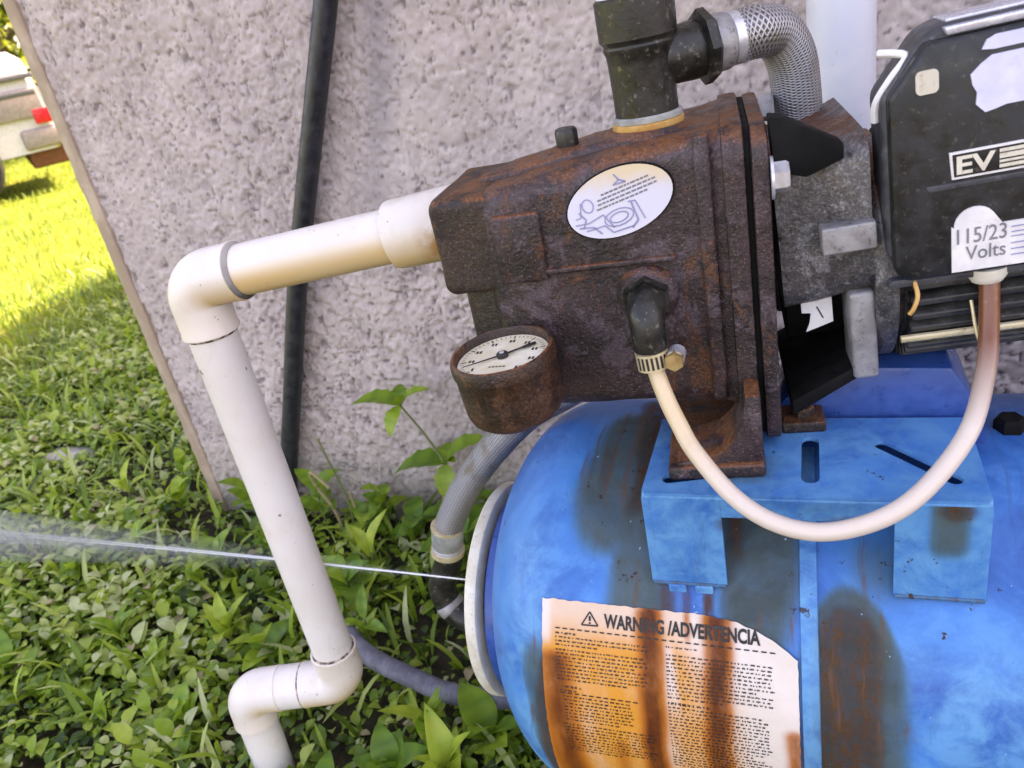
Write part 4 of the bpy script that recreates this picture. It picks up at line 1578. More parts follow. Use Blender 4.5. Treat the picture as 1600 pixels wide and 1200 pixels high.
    para(LX0 + .105, LX0 + .160, .0740, 1, .0034, .0024)
    para(LX0 + .016, LX0 + .074, .0820, 8, .0033)
    para(LX0 + .105, LX0 + .182, .0780, 20, .0032)
    para(LX0 + .014, LX0 + .090, .1100, 10, .0034)
    vq, fq = [], []
    for q in Q:
        b = len(vq)
        vq += q
        fq.append((b, b + 1, b + 2, b + 3))
    place((vq, fq), .0006, 'ink', 'print')
    # warning triangle with mark
    tx, ty = LX0 + .042, .0085
    TQ = []

    def tri_line(a, b, w=.0006):
        a, b = Vector(a), Vector(b)
        dn_ = (b - a).normalized()
        nn = Vector((-dn_.y, dn_.x)) * w
        TQ.append([tuple(a - nn), tuple(b - nn), tuple(b + nn), tuple(a + nn)])
    P3 = [(tx, ty), (tx - .0070, ty + .0110), (tx + .0070, ty + .0110)]
    for i in range(3):
        tri_line(P3[i], P3[(i + 1) % 3])
    tri_line((tx, ty + .0035), (tx, ty + .0075), .0009)
    tri_line((tx, ty + .0085), (tx, ty + .0098), .0009)
    vq, fq = [], []
    for q in TQ:
        b = len(vq)
        vq += q
        fq.append((b, b + 1, b + 2, b + 3))
    place((vq, fq), .0006, 'ink', 'warning_symbol')


build_tank()


# ================================================================== discharge stack with tee
def build_stack():
    base = PM @ Vector((.185, -.008, .0615))
    up = Vector((-.012, 0, 1)).normalized()
    m0 = up.to_track_quat('Z', 'Y').to_matrix().to_4x4()
    t = thing('discharge_fitting', 'black plastic pipe tee standing on top of the rusty pump', 'pipe fitting', base)
    link('thread_sealant', lathe_mesh([(.0245, 0), (.0265, .0008), (.0265, .0038), (.0245, .0052), (0, .0052)], 40, m0), 'sealant', t)
    link('body', lathe_mesh([(.0238, .0045), (.0238, .020), (.0243, .040), (.0250, .0490), (.0262, .0515), (.0266, .0535), (.0260, .0548), (.0262, .0560), (.0285, .0590), (.0288, .0780), (.0288, .0860), (.0270, .0875), (0, .0875)], 48, m0), 'black_fitting', t)
    link('pvc_stub', lathe_mesh([(.0262, .0870), (.0262, .30), (0, .30)], 40, m0), 'pvc_riser', t)
    # branch
    c = up * .0390
    bd = (px_ * .93 + py_ * .36 + pz_ * .06).normalized()
    mb = axis_m(c, c + bd)
    link('branch', lathe_mesh([(.0200, .0), (.0200, .024), (.0210, .040), (.0195, .046), (0, .046)], 40, mb), 'black_fitting', t)
    link('hex_collar', lathe_mesh([(.0225, .0445), (.0270, .0460), (.0270, .0520), (.0240, .0545), (0, .0545)], 8, mb), 'black_fitting', t, sharp=20)
    return base + c + bd * .0535, bd


stack_end, stack_dir = build_stack()


def build_upper_hose():
    s = stack_end
    d = stack_dir
    base = Vector((.03, .79, .30))
    t = thing('braided_hose', 'braided steel hose arching from the black tee down behind the pump', 'hose', base)
    L = lambda q: Vector(q) - base
    pts = [s, s + d * .02]
    # swivel nut and ferrule
    link('swivel_nut', tube_mesh([L(s + d * k) for k in (-.002, 0, .010, .0125, .016)], [.0185, .0205, .0205, .0200, .017], 36), 'zinc_dull', t)
    link('ferrule', tube_mesh([L(s + d * k) for k in (.014, .015, .026, .0275)], [.0170, .0190, .0190, .0172], 36), 'zinc', t)
    e = s + d * .026
    path = smooth_path([e - d * .004, e + d * .010, Vector((-.0255, .6880, .7350)), Vector((-.0160, .7010, .7150)), Vector((-.0130, .7110, .6870)), Vector((-.0120, .7200, .6540)), Vector((-.0120, .735, .56)), Vector((-.008, .79, .30))], 100)
    link('braid', tube_mesh([L(q) for q in path], .0190, 40, seam=True), 'braid', t)


build_upper_hose()


def build_riser():
    base = Vector((.0265, .905, 0))
    t = thing('pvc_riser_pipe', 'upright pale pvc pipe standing between the motor and the wall', 'pipe', base)
    link('pipe', tube_mesh([(0, 0, -.05), (0, 0, .6), (0, 0, 1.6)], .0315, 40), 'pvc_riser', t)
    link('coupling', tube_mesh([(0, 0, .16), (0, 0, .161), (0, 0, .24), (0, 0, .241)], [.032, .037, .037, .032], 40), 'pvc_riser', t)


build_riser()


def build_lower_hose():
    base = Vector((-.42, .68, .10))
    t = thing('tank_hose', 'braided steel hose with brass end curving from the pump to the tank end', 'hose', base)
    L = lambda q: Vector(q) - base
    pts = [(-.19, .665, .470), (-.235, .672, .440), (-.285, .678, .410), (-.335, .68, .364), (-.375, .68, .318), (-.405, .68, .273), (-.418, .68, .246)]
    path = smooth_path(pts, 60)
    link('braid', tube_mesh([L(q) for q in path], .0172, 40, seam=True), 'braid', t)
    a = Vector(pts[-1])
    d = Vector((-.22, 0, -1)).normalized()
    link('ferrule', tube_mesh([L(a + d * k) for k in (-.012, -.011, .016, .0175, .018, .022, .0225)], [.0178, .0190, .0190, .0180, .0186, .0186, .018], 32), 'zinc', t)
    link('brass_collar', tube_mesh([L(a + d * k) for k in (.0215, .022, .0285, .029)], [.0180, .0205, .0205, .0180], 32), 'brass_pale', t)
    link('brass_collar', tube_mesh([L(a + d * k) for k in (-.013, -.0125, -.009, -.0085)], [.0178, .0197, .0197, .0178], 32), 'brass_pale', t)
    pth = smooth_path([a + d * .02, a + d * .045, (-.4420, .675, .168), (-.4340, .670, .140), (-.405, .664, .128), (-.345, .66, .150)], 50)
    link('elbow_tube', tube_mesh([L(q) for q in pth], .0172, 24), 'black_fitting', t)
    link('clamp_ring', tube_mesh([L(pth[27]), L(pth[28]), L(pth[31]), L(pth[32])], [.0167, .0182, .0182, .0167], 24), 'zinc_dull', t)


build_lower_hose()


# ================================================================== switch tube with clamp
def build_tube():
    S0 = PM @ Vector((.176, -.086, -.056))
    base = Vector(S0)
    t = thing('pressure_switch_tube', 'thin cream plastic tube looping from the pump front up to the switch box', 'tube', base)
    L = lambda q: Vector(q) - base
    # black elbow fitting: out of the casing, then down
    fp = smooth_path([PM @ Vector(q) for q in ((.176, -.080, -.054), (.176, -.096, -.056), (.176, -.105, -.060), (.1765, -.109, -.070), (.177, -.110, -.084))], 24)
    link('elbow_fitting', tube_mesh([L(q) for q in fp], [.0150 - .0030 * i / len(fp) for i in range(len(fp))], 18), 'black_fitting', t)
    link('fitting_nut', tube_mesh([L(PM @ Vector(q)) for q in ((.176, -.0830, -.054), (.176, -.0835, -.054), (.176, -.0925, -.0552), (.176, -.0930, -.0552))], [.0160, .0185, .0185, .0160], 6), 'black_fitting', t, sharp=25)
    c0 = PM @ Vector((.177, -.110, -.082))
    pts = [c0, PM @ Vector((.178, -.1105, -.098)), (-.1068, .519, .5152), (-.0968, .508, .4969), (-.0862, .497, .4819), (-.0617, .480, .4581), (-.0359, .468, .4449), (-.0070, .463, .4399), (.0210, .466, .4433), (.0485, .476, .4528), (.0726, .495, .4683), (.0930, .520, .4890), (.1044, .550, .5138), (.1076, .566, .5349), (.1082, .580, .5700)]
    path = smooth_path(pts, 130)
    me = tube_mesh([L(q) for q in path], .0064, 22, attrs={'rust': lambda s, nz, v: max(0, min(1, (s - .74) / .16)), 'yellow': lambda s, nz, v: max(0, min(1, (.30 - s) / .16)) * .9 + (max(0, -nz) * .25)})
    link('tube', me, 'tube', t, sharp=None)
    # worm clamp
    k = 6
    p0, p1 = path[k], path[k + 1]
    dd = (p1 - p0).normalized()
    link('clamp_band', tube_mesh([L(p0 - dd * .0072), L(p0 - dd * .0066), L(p0 + dd * .0066), L(p0 + dd * .0072)], [.0104, .0120, .0120, .0104], 32), 'brass_pale', t)
    side = dd.cross(Vector((0, 1, 0))).normalized()
    side = side if side.x > 0 else -side
    fwd = side.cross(dd).normalized()
    for i in range(9):
        a = R(-95 + 17 * i)
        n = (Vector((0, -1, 0)) - dd * Vector((0, -1, 0)).dot(dd)).normalized()
        b = dd.cross(n)
        q = n * math.cos(a) + b * math.sin(a)
        c = p0 + q * .0120
        e = q.cross(dd) * .0009
        link('clamp_slot', from_py([L(c - dd * .0048 - e + q * .0002), L(c - dd * .0048 + e + q * .0002), L(c + dd * .0048 + e + q * .0002), L(c + dd * .0048 - e + q * .0002)], [(0, 1, 2, 3)]), 'ink', t, smooth=False)
    sc = p0 + side * .0175 - fwd * 0
    link('clamp_housing', tube_mesh([L(sc + Vector((0, .006, 0))), L(sc - Vector((0, .006, 0)))], .0068, 14), 'zinc', t)
    link('clamp_screw', tube_mesh([L(sc - Vector((0, .004, 0))), L(sc - Vector((0, .0115, .0)))], .0070, 6), 'brass', t, sharp=25)


build_tube()


# ================================================================== grey corrugated pipe in the weeds
def build_ground_hose():
    base = Vector((-.5, .66, 0))
    t = thing('grey_ground_pipe', 'grey flexible conduit lying in the weeds beside the tank', 'conduit', base)
    path = smooth_path([(-.66, .73, .030), (-.60, .690, .034), (-.53, .668, .030), (-.46, .655, .022), (-.38, .66, .020), (-.28, .68, .015)], 150)
    rr = [.0135 + .0005 * math.sin(i * 2.1) for i in range(len(path))]
    link('conduit', tube_mesh([q - base + Vector((0, 0, -.022)) for q in path], rr, 20), 'grey_hose', t)


build_ground_hose()


# ================================================================== leaking water jet
def ico(sub=1):
    bm = bmesh.new()
    bmesh.ops.create_icosphere(bm, subdivisions=sub, radius=1)
    v = np.array([q.co[:] for q in bm.verts])
    f = np.array([[q.index for q in ff.verts] for ff in bm.faces])
    bm.free()
    return v, f


def build_jet():
    S = Vector((-.342, .606, .2430))
    base = S.copy()
    t = thing('water_jet', 'thin white jet of water spraying left from the end of the tank', 'water jet', base)
    D = Vector((-.995, .02, .030)).normalized()
    side = D.cross(Vector((0, 0, 1))).normalized()
    up = side.cross(D)
    rr = random.Random(4)
    # core filaments
    fil = bmesh.new()
    for k in range(7):
        a, b = rr.gauss(0, .0016), rr.gauss(0, .0012)
        ln = (.16, .30, .42, .55, .7, .85, 1.0)[k]
        pts = []
        for i in range(24):
            s = ln * i / 23
            pts.append(D * s + side * a * s / .3 + up * (b * s / .3) + Vector((0, 0, -.02 * s * s)))
        m = tube_mesh(pts, [.00075 * (1 - .93 * i / 23) + .00008 * math.sin(i * 2.3 + k) * (1 - i / 23) for i in range(24)], 6)
        fil.from_mesh(m)
        bpy.data.meshes.remove(m)
    link('stream', bm_mesh(fil), 'water', t, sharp=None)
    iv = np.array([(1, 0, 0), (-1, 0, 0), (0, 1, 0), (0, -1, 0), (0, 0, 1), (0, 0, -1)], dtype=float)
    jf = np.array([(0, 2, 4), (2, 1, 4), (1, 3, 4), (3, 0, 4), (2, 0, 5), (1, 2, 5), (3, 1, 5), (0, 3, 5)])
    V, F = [], []
    n0 = 0
    n = 9000
    for i in range(n):
        s = .02 + 1.35 * rr.random() ** .75
        sp = .0008 + .013 * s ** 1.3
        heavy = rr.random() < .05
        a, b = rr.gauss(0, sp), rr.gauss(0, sp * .8)
        if heavy:
            b -= abs(rr.gauss(0, .03 * s))
        c = D * s + side * a + up * b + Vector((0, 0, -.03 * s * s))
        rad = rr.uniform(.00012, .00034) * (.9 + .3 * s)
        st = np.array([1.0, 1.0, 1.0]) * rad
        q = iv * st
        q = q + np.outer((iv @ np.array(D[:])), np.array(D[:])) * rad * rr.uniform(.3, 1.6)
        V.append(q + np.array(c[:]))
        F.append(jf + n0)
        n0 += len(iv)
    me = from_py(np.concatenate(V), np.concatenate(F))
    def cone(name, r0_, r1_, ln, mat):
        pts, rad = [], []
        for i in range(40):
            s_ = .004 + (ln - .004) * i / 39
            q = (s_ / ln)
            pts.append(D * s_ + Vector((0, 0, -.03 * s_ * s_)))
            rad.append(r0_ + (r1_ - r0_) * q ** 1.25 + .10 * r1_ * q * pnoise(Vector((i * .45, r1_ * 90, 2))))
        link(name, tube_mesh(pts, rad, 16), mat, t, sharp=None)
    cone('mist_core', .0016, .020, 1.45, 'mist_core')
    cone('mist', .0026, .080, 1.45, 'mist')
    o = link('droplets', me, 'water', t, sharp=None)
    o['kind'] = 'stuff'


build_jet()


# ================================================================== vegetation
def leaf_template(kind):
    """returns verts (x across, y along, z up) and faces for one leaf, unit length"""
    if kind == 'round':
        pr = [(0, 0), (.30, .18), (.44, .45), (.40, .72), (.20, .93), (0, 1)]
    elif kind == 'oval':
        pr = [(0, 0), (.17, .15), (.30, .40), (.29, .62), (.16, .85), (0, 1)]
    elif kind == 'blade':
        pr = [(.02, 0), (.045, .2), (.05, .5), (.04, .75), (.02, .92), (0, 1)]
    v = []
    for w, y in pr:
        z = .16 * math.sin(y * math.pi) * .9 - .10 * y * y
        v += [(-w, y, z + w * .28), (0, y, z), (w, y, z + w * .28)]
    f = []
    for i in range(len(pr) - 1):
        a = i * 3
        f += [(a, a + 1, a + 4, a + 3), (a + 1, a + 2, a + 5, a + 4)]
    return np.array(v), np.array(f)


def scatter(name, mat, kind, pos, size, tilt, yaw, tint, z, ground=True):
    """many leaves as ONE object (uncountable ground cover); all inputs arrays"""
    lv, lf = leaf_template(kind)
    n = len(pos)
    ct, st = np.cos(tilt), np.sin(tilt)
    cy, sy = np.cos(yaw), np.sin(yaw)
    x = lv[None, :, 0] * size[:, None]
    y = lv[None, :, 1] * size[:, None]
    w = lv[None, :, 2] * size[:, None]
    y2 = y * ct[:, None] - w * st[:, None]
    z2 = y * st[:, None] + w * ct[:, None]
    X = x * cy[:, None] - y2 * sy[:, None] + pos[:, 0][:, None]
    Y = x * sy[:, None] + y2 * cy[:, None] + pos[:, 1][:, None]
    Z = z2 + z[:, None] + (gz(pos[:, 0], pos[:, 1])[:, None] if ground else 0)
    V = np.stack([X, Y, Z], -1).reshape(-1, 3).astype(np.float32)
    F = (lf[None] + (np.arange(n) * len(lv))[:, None, None]).reshape(-1, 4).astype(np.int32)
    me = bpy.data.meshes.new(name)
    me.vertices.add(len(V))
    me.vertices.foreach_set('co', V.ravel())
    me.loops.add(F.size)
    me.loops.foreach_set('vertex_index', F.ravel())
    me.polygons.add(len(F))
    me.polygons.foreach_set('loop_start', np.arange(0, F.size, 4, dtype=np.int32))
    me.update(calc_edges=True)
    fattr(me, 'tint', np.repeat(tint, len(lv)))
    o = link(name, me, mat, sharp=None)
    return o


def clump_field(x, y):
    return vnoise2(x * 5.5 + 40, y * 5.5 + 40, 21) * .6 + vnoise2(x * 13 + 7, y * 13 + 7, 22) * .4


def build_ground_cover():
    def pts(n, x0, x1, y0, y1):
        P = np.stack([rng.uniform(x0, x1, n), rng.uniform(y0, y1, n)], -1)
        keep = ~((P[:, 0] > WX - .01) & (P[:, 1] > WY - .012))
        keep &= ~((P[:, 0] > -.30) & (P[:, 1] > .47) & (P[:, 1] < .82))
        # bare patch with stone
        keep &= (np.hypot((P[:, 0] + 1.72) / .07, (P[:, 1] - 1.19) / .035) > 1)
        return P[keep]
    parts = []
    # rosettes of round and oval leaves, density and height follow clumps
    for name, kind, n, box, smin, smax, tm in (
            ('ground_cover', 'round', 52000, (-2.6, .1, .25, 2.6), .008, .018, (-.4, .8)),
            ('broadleaf_cover', 'oval', 26000, (-2.4, .1, .25, 2.2), .013, .034, (-.3, 1.2)),
            ('dry_litter', 'oval', 1300, (-2.2, .1, .25, 2.0), .012, .030, (-.3, .5)),
    ):
        P = pts(n, *box)
        c = clump_field(P[:, 0], P[:, 1])
        keep = rng.random(len(P)) < np.clip((c - .18) * 2.8, .45, 1)
        P, c = P[keep], c[keep]
        m = len(P)
        size = rng.uniform(smin, smax, m) * (.75 + .6 * c)
        # smaller leaves farther off blend into the lawn
        tilt = rng.uniform(tm[0], tm[1], m)
        yaw = rng.uniform(0, 2 * math.pi, m)
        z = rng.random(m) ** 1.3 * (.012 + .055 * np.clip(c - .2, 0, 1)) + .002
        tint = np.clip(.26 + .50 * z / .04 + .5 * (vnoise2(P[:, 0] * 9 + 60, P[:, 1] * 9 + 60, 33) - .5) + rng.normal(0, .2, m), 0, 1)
        pale = (rng.random(m) < .06)
        tint[pale] = 1.0
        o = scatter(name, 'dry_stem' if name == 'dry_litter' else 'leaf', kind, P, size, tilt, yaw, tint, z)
        o['kind'] = 'stuff'
        o['label'] = {'ground_cover': 'low round leafed green ground cover on the shaded soil', 'broadleaf_cover': 'taller oval leafed green weeds mixed through the ground cover', 'dry_litter': 'scattered tan dry leaves and bits lying among the green cover'}[name]
        o['category'] = 'ground cover'
    # grass blades near
    P = pts(9000, -3.2, .1, .25, 3.2)
    m = len(P)
    o = scatter('grass', 'leaf', 'blade', P, rng.uniform(.03, .10, m), rng.uniform(.5, 1.4, m), rng.uniform(0, 6.28, m), np.clip(rng.normal(.55, .25, m), 0, 1), np.zeros(m))
    o['kind'] = 'stuff'
    o['label'] = 'thin green grass blades scattered in the shade of the house'
    o['category'] = 'grass'
    # lawn farther off
    P = np.stack([-2.2 - 9 * rng.random(42000) ** 1.2, rng.uniform(.8, 10, 42000)], -1)
    m = len(P)
    o = scatter('lawn', 'leaf_lawn', 'blade', P, rng.uniform(.035, .085, m), rng.uniform(.3, 1.3, m), rng.uniform(0, 6.28, m), rng.random(m), np.zeros(m) - .005)
    o['kind'] = 'stuff'
    o['label'] = 'sunlit yellow green lawn grass beyond the house shadow'
    o['category'] = 'lawn'


build_ground_cover()


# --- individual weeds: each leaf a part
def weed_leaf_mesh(serr=0.0, width=.36, fold=.25, droop=.35, tint=.5, n=9):
    v, f = [], []
    for i in range(n + 1):
        y = i / n
        w = width * (math.sin(math.pi * min(1, y ** .8)) ** .8) * .5
        if serr and 0 < i < n:
            w *= 1 + serr * (1 if i % 2 else -1)
        if i == 0:
            w = .02
        if i == n:
            w = .001
        z = .10 * math.sin(y * math.pi) - droop * y * y * .5
        for s, ww in ((-1, w), (-.5, w * .5), (0, 0), (.5, w * .5), (1, w)):
            v.append((ww * (1 if s > 0 else -1) if s else 0, y, z + abs(s) * w * fold + (.012 if abs(s) == .5 else 0)))
    for i in range(n):
        for k in range(4):
            a = i * 5 + k
            f.append((a, a + 1, a + 6, a + 5))
    me = from_py(v, f)
    fattr(me, 'tint', [tint + .15 * math.sin(i * .4) for i in range(len(v))])
    me.materials.append(MATS['leaf_weed'])
    me.polygons.foreach_set('use_smooth', [True] * len(me.polygons))
    return me


LEAVES = {
    'serrate': [weed_leaf_mesh(.10, .58, .3, .25, tt) for tt in (.25, .45, .65)],
    'lance': [weed_leaf_mesh(.0, .34, .4, .2, tt) for tt in (.35, .6, .9)],
    'broad': [weed_leaf_mesh(.0, .60, .25, .3, tt) for tt in (.2, .45, .7)],
}


def add_leaf(parent, kind, loc, yaw, tilt, size, var=None, roll=0.0):
    me = LEAVES[kind][random.randrange(3) if var is None else var]
    o = bpy.data.objects.new('leaf', me)
    C.objects.link(o)
    o.parent = parent
    o.location = loc
    o.rotation_euler = Matrix.Rotation(yaw, 3, 'Z').to_4x4().to_3x3().to_euler()
    m = Matrix.Rotation(yaw, 3, 'Z') @ Matrix.Rotation(tilt, 3, 'X') @ Matrix.Rotation(roll, 3, 'Y')
    o.rotation_euler = m.to_euler()
    o.scale = (size, size, size)
    return o


def rosette(name, label, loc, n, size, kind, tilt=(.3, 1.1), height=.05, group=None, seed=0, var=None, toward=None):
    rr = random.Random(seed)
    loc = (loc[0], loc[1], loc[2] + float(gz(loc[0], loc[1])))
    t = thing(name, label, 'weed', loc, group=group)
    link('stem', tube_mesh([(0, 0, -.01), (.002, .001, height * .6), (.004, 0, height)], [.0022, .0019, .0014], 7), 'stem', t)
    a0 = rr.uniform(0, 6.28)
    for i in range(n):
        yaw = a0 + i * 2.39996 + rr.uniform(-.3, .3)
        zz = height * (.35 + .65 * i / max(1, n - 1))
        add_leaf(t, kind, (.004 * zz / height, 0, zz), yaw, rr.uniform(*tilt), size * rr.uniform(.75, 1.15), var, rr.uniform(-.3, .3))
    return t


def build_weeds():
    # tall weed against the stucco with two whorls
    b = Vector((-.570, .965, 0))
    t = thing('tall_weed', 'tall weed with toothed leaves growing against the stucco wall', 'weed', b)
    top = [(-.570, .965, -.03), (-.573, .962, .07), (-.560, .962, .145), (-.578, .960, .205), (-.607, .955, .268)]
    path = smooth_path(top, 30)
    link('stem', tube_mesh([q - b for q in path], [.0032 - .0018 * i / len(path) for i in range(len(path))], 8), 'stem', t)
    w1 = Vector(top[4]) - b
    w2 = Vector(top[2]) + Vector((0, 0, .012)) - b
    for (yaw, tilt, sz, var) in ((R(100), R(14), .080, 1), (R(-80), R(30), .058, 2), (R(160), R(-40), .052, 2), (R(20), R(30), .045, 0), (R(220), R(60), .03, 2)):
        add_leaf(t, 'serrate', w1, yaw, tilt, sz, var)
    for (yaw, tilt, sz, var) in ((R(95), R(-4), .098, 0), (R(-75), R(30), .088, 1), (R(190), R(-55), .060, 2), (R(10), R(20), .05, 1), (R(240), R(30), .035, 2)):
        add_leaf(t, 'serrate', w2, yaw, tilt, sz, var)
    for z, yaw in ((.05, 100), (.06, -60), (.085, 200)):
        add_leaf(t, 'serrate', (0, 0, z), R(yaw), R(15), .06, 0)
    # dry bent grass stalks by the cable
    b = Vector((-.80, .97, 0))
    t = thing('dry_grass_stalk', 'bent dry grass stalk standing by the wall beside the black cable', 'grass stalk', b)
    pth = smooth_path([(0, 0, -.01), (.000, -.01, .06), (-.012, -.02, .118), (-.004, -.03, .150), (.022, -.03, .120)], 30)
    link('stalk', tube_mesh(pth, [.0030] * len(pth), 7), 'dry_stem', t)
    link('stalk', tube_mesh(smooth_path([(.02, 0, -.01), (.035, -.01, .08), (.030, -.02, .17), (.024, -.02, .21)], 24), .0018, 6), 'stem', t)
    link('stalk', tube_mesh(smooth_path([(.035, 0, -.01), (.045, -.01, .05), (.052, -.02, .105)], 20), .0022, 6), 'dry_stem', t)
    # light green two leaf sprout
    t = thing('sprout', 'pale lime two leaf sprout between the pvc pipe and the braided hose', 'weed', (-.690, .880, .015))
    link('stem', tube_mesh([(0, 0, -.03), (0, 0, .02)], .003, 8), 'stem', t)
    add_leaf(t, 'lance', (0, 0, .012), R(-38), R(62), .085, 2)
    add_leaf(t, 'lance', (0, 0, .010), R(62), R(48), .070, 2)
    add_leaf(t, 'broad', (0, 0, .004), R(200), R(10), .05, 1)
    # foreground
    rosette('broad_weed', 'broad leafed weed in front of the lower pvc elbow', (-.590, .512, -.01), 6, .060, 'broad', (.15, .7), .03, seed=1)
    rosette('broad_weed', 'upright pointed weed leaves at the foot of the tank', (-.435, .555, .0), 6, .095, 'lance', (.9, 1.45), .03, seed=2, var=2)
    rosette('broad_weed', 'dark broad weed right under the low pvc elbow pair', (-.515, .555, .0), 7, .060, 'broad', (.3, 1.0), .035, seed=3, var=0)
    rosette('broad_weed', 'tall narrow weed just right of the lower pvc elbow', (-.470, .600, .01), 5, .090, 'lance', (1.0, 1.4), .03, seed=4)
    rosette('broad_weed', 'leafy weed between the grey conduit and the tank ring', (-.400, .610, .0), 6, .070, 'broad', (.4, 1.1), .05, seed=5)
    rosette('broad_weed', 'bright weed rosette left of the vertical pvc pipe', (-.880, .720, .01), 7, .070, 'lance', (.5, 1.2), .03, seed=6, var=2)
    rosette('broad_weed', 'leafy weed at the foot of the wall behind the pvc riser', (-.74, .955, .0), 7, .050, 'broad', (.2, .9), .055, seed=7)
    rosette('broad_weed', 'dark leafy weed at the wall foot right of the dry stalk', (-.640, .960, .0), 7, .055, 'broad', (.1, .8), .05, seed=8, var=0)
    rosette('broad_weed', 'dark weed behind the black elbow of the lower hose', (-.530, .900, .0), 8, .075, 'broad', (.2, .9), .07, seed=9, var=0)
    rosette('broad_weed', 'small weed with round leaves at the house corner', (-1.190, 1.00, .0), 7, .055, 'broad', (.3, 1.1), .05, seed=10)
    rosette('broad_weed', 'pale leafed weed on the lawn left of the house corner', (-1.345, 1.022, .02), 5, .060, 'lance', (.4, 1.2), .03, seed=11, var=2)
    rosette('broad_weed', 'weed clump beneath the water jet near the pvc pipe', (-.705, .815, .0), 8, .065, 'broad', (.3, 1.1), .06, seed=12)
    rosette('broad_weed', 'small toothed weed at the wall foot between dry stalk and tall weed', (-.715, .985, .0), 7, .055, 'serrate', (.1, .9), .075, seed=21)
    rosette('broad_weed', 'upright toothed weed at the wall foot behind the lower hose ferrule', (-.480, .965, .0), 8, .055, 'serrate', (.1, .8), .08, seed=22, var=0)
    rosette('broad_weed', 'bushy weed at the wall foot just right of the black cable', (-.840, .975, .0), 8, .060, 'broad', (.2, 1.0), .10, seed=23, var=1)
    rosette('broad_weed', 'bushy weed at the wall foot left of the black cable', (-1.00, .985, .0), 8, .055, 'broad', (.2, 1.0), .07, seed=24, var=1)
    # scattered look-alike weeds through the cover
    rr = random.Random(31)
    k = 0
    while k < 24:
        x = rr.uniform(-1.5, -.42)
        y = rr.uniform(.45, 1.25)
        if x > WX - .05 and y > WY - .07:
            continue
        if math.hypot(x + .668, y - .558) < .06 or math.hypot(x + .56, y - .587) < .05:
            continue
        rosette('low_weed', 'low leafy weed in the dense ground cover', (x, y, .0), rr.randint(4, 7), rr.uniform(.035, .065), rr.choice(('broad', 'lance', 'broad')), (.3, 1.2), rr.uniform(.02, .06), group='low weeds in the ground cover', seed=100 + k)
        k += 1
    # small stone on bare soil
    bm = bmesh.new()
    bmesh.ops.create_icosphere(bm, subdivisions=3, radius=1)
    for v in bm.verts:
        d = 1 + .35 * pnoise(v.co * 1.7) + .15 * pnoise(v.co * 5)
        v.co = Vector((v.co.x * .095 * d, v.co.y * .05 * d, v.co.z * .020 * d))
    o = link('stone', bm_mesh(bm), 'stone')
    o.location = (-1.72, 1.19, -.001)
    tag(o, 'flat pale stone in a bare patch of the lawn', 'stone')


build_weeds()


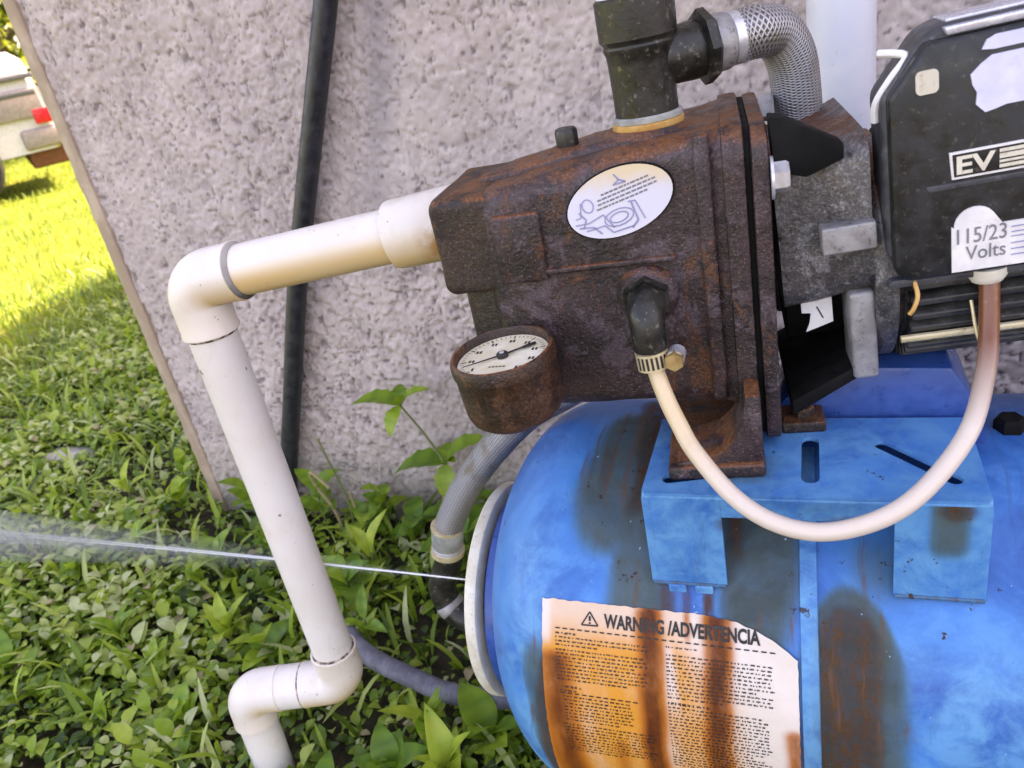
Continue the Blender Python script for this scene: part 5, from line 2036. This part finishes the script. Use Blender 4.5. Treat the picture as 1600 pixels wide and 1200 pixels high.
# ================================================================== background: car, trees
def build_car():
    base = Vector((-6.95, 6.25, 0))
    mt = Matrix.Translation(base) @ Matrix.Rotation(R(-129), 4, 'Z')
    t = thing('parked_car', 'white car parked on the sunlit lawn beyond the house corner', 'car', rot=mt)
    # x forward, rear bumper at x=0, width along y
    W = .86
    side = [(.02, .34), (.0, .45), (.02, .70), (.03, .92), (.06, 1.10), (.14, 1.17), (.75, 1.20), (1.15, 1.55), (1.45, 1.64), (2.3, 1.62), (3.0, 1.18), (4.0, 1.02), (4.2, .72), (4.22, .34)]
    bm = bmesh.new()
    rings = []
    for y, k in ((-W, .93), (-W * .93, .985), (-W * .55, 1.0), (0, 1.01), (W * .55, 1.0), (W * .93, .985), (W, .93)):
        rings.append([bm.verts.new((2.05 + (x - 2.05) * (.98 if abs(y) == W else 1), y * (1 if z < 1.2 else 1 - .22 * (z - 1.2) / .44), .34 + (z - .34) * k)) for x, z in side])
    n = len(side)
    for a, b in zip(rings[:-1], rings[1:]):
        for i in range(n - 1):
            bm.faces.new((a[i], a[i + 1], b[i + 1], b[i]))
        bm.faces.new((a[n - 1], a[0], b[0], b[n - 1]))
    bm.faces.new(rings[0][::-1])
    bm.faces.new(rings[-1])
    bmesh.ops.recalc_face_normals(bm, faces=list(bm.faces))
    link('body', bm_mesh(bm), 'car_white', t, sharp=40)
    link('rear_window', prism([(.84, 1.27), (1.12, 1.52), (1.15, 1.54), (1.13, 1.55), (.82, 1.28)], -.60, .60, 0, to=lambda a, b, d: (a - .02, d, b)), 'car_glass', t)
    for s in (-1, 1):
        link('side_window', prism([(1.15, 1.22), (1.35, 1.50), (2.35, 1.52), (2.85, 1.24)], s * .80 - .03, s * .80 + .03, .005), 'car_glass', t)
        y0, y1 = sorted((s * .855, s * .895))
        link('side_panel', rbox(.03, .62, y0, y1, .62, .86, .015), 'car_pink', t)
        link('side_panel', rbox(1.12, 3.1, y0, y1, .50, .86, .015), 'car_pink', t)
        link('side_molding', rbox(.02, 3.9, *sorted((s * .86, s * .90)), .93, .975, .01), 'car_grey', t)
        link('side_molding', rbox(.05, .50, *sorted((s * .86, s * .905)), .80, .845, .01), 'car_grey', t)
        link('tail_lamp', rbox(-.015, .14, *sorted((s * .60, s * .90)), .56, .68, .01), 'car_red', t)
    link('bumper', rbox(-.10, .30, -.89, .89, .36, .53, .03), 'car_pink', t)
    link('trunk_panel', rbox(-.004, .05, -.56, .56, .62, .86, .01), 'car_grey', t)
    link('shade_skirt', rbox(-.02, .30, -.80, .80, .20, .37, .02), 'underbody_shade', t)  # brown strip painted as the shadow under the bumper
    for x in (.85, 3.40):
        for s in (-1, 1):
            wl = link('wheel', lathe_mesh([(0, -.10), (.22, -.10), (.31, -.10), (.335, -.07), (.335, .07), (.31, .10), (.22, .10), (0, .07)], 32, Matrix(((1, 0, 0, x), (0, 0, -1, s * .82), (0, 1, 0, .335), (0, 0, 0, 1)))), 'tyre', t)
            link('rim', lathe_mesh([(.20, -.115), (.20, .115), (0, .115)], 24, Matrix(((1, 0, 0, x), (0, 0, -1, s * .82), (0, 1, 0, .335), (0, 0, 0, 1)))), 'zinc', wl)


build_car()


def tree(name, label, loc, height, crown_r, seed, n=5200, low=.25):
    rr = np.random.default_rng(seed)
    t = thing(name, label, 'tree', loc)
    link('trunk', tube_mesh(smooth_path([(0, 0, -.1), (.08, .03, height * .25), (-.05, .06, height * .55), (.1, 0, height * .8)], 24), [.16 * (1 - .8 * i / 24) + .02 for i in range(25)], 12), 'bark', t)
    for i in range(7):
        a = rr.uniform(0, 6.28)
        z = height * rr.uniform(low, .7)
        ln = crown_r * rr.uniform(.5, .9)
        pth = smooth_path([(0, 0, z), (math.cos(a) * ln * .5, math.sin(a) * ln * .5, z + ln * .25), (math.cos(a) * ln, math.sin(a) * ln, z + ln * .3)], 12)
        link('limb', tube_mesh(pth, [.05 * (1 - .8 * k / len(pth)) + .006 for k in range(len(pth))], 8), 'bark', t)
    # clumps of leaves
    nc = 60
    cc = rr.normal(size=(nc, 3))
    cc /= np.linalg.norm(cc, axis=1)[:, None]
    cc *= (rr.random(nc) ** .45)[:, None] * np.array([crown_r, crown_r, height * (1 - low) * .5])
    cc[:, 2] += height * (low + (1 - low) * .5)
    k = rr.integers(0, nc, n)
    P = cc[k] + rr.normal(size=(n, 3)) * crown_r * .13
    lv, lf = leaf_template('oval')
    o = scatter('crown', 'leaf_tree', 'oval', P[:, :2], rr.uniform(.10, .22, n), rr.uniform(-1, 1.2, n), rr.uniform(0, 6.28, n), np.clip(rr.random(nc)[k] * .6 + rr.random(n) * .4, 0, 1), P[:, 2], False)
    o.parent = t


tree('garden_tree', 'yellow green leafy tree behind the white car', (-11.2, 9.6, 0), 4.6, 2.2, 3, low=.08)
tree('garden_tree', 'darker tree left of the white car on the lawn', (-13.5, 7.2, 0), 5.2, 2.4, 4, low=.1)
tree('garden_tree', 'tree standing far beyond the lawn behind the house corner', (-11.5, 13.0, 0), 5.5, 2.6, 5, low=.08)
tree('garden_tree', 'large tree on the lawn far left of the house', (-17, 4, 0), 6.0, 3.0, 6, low=.1)
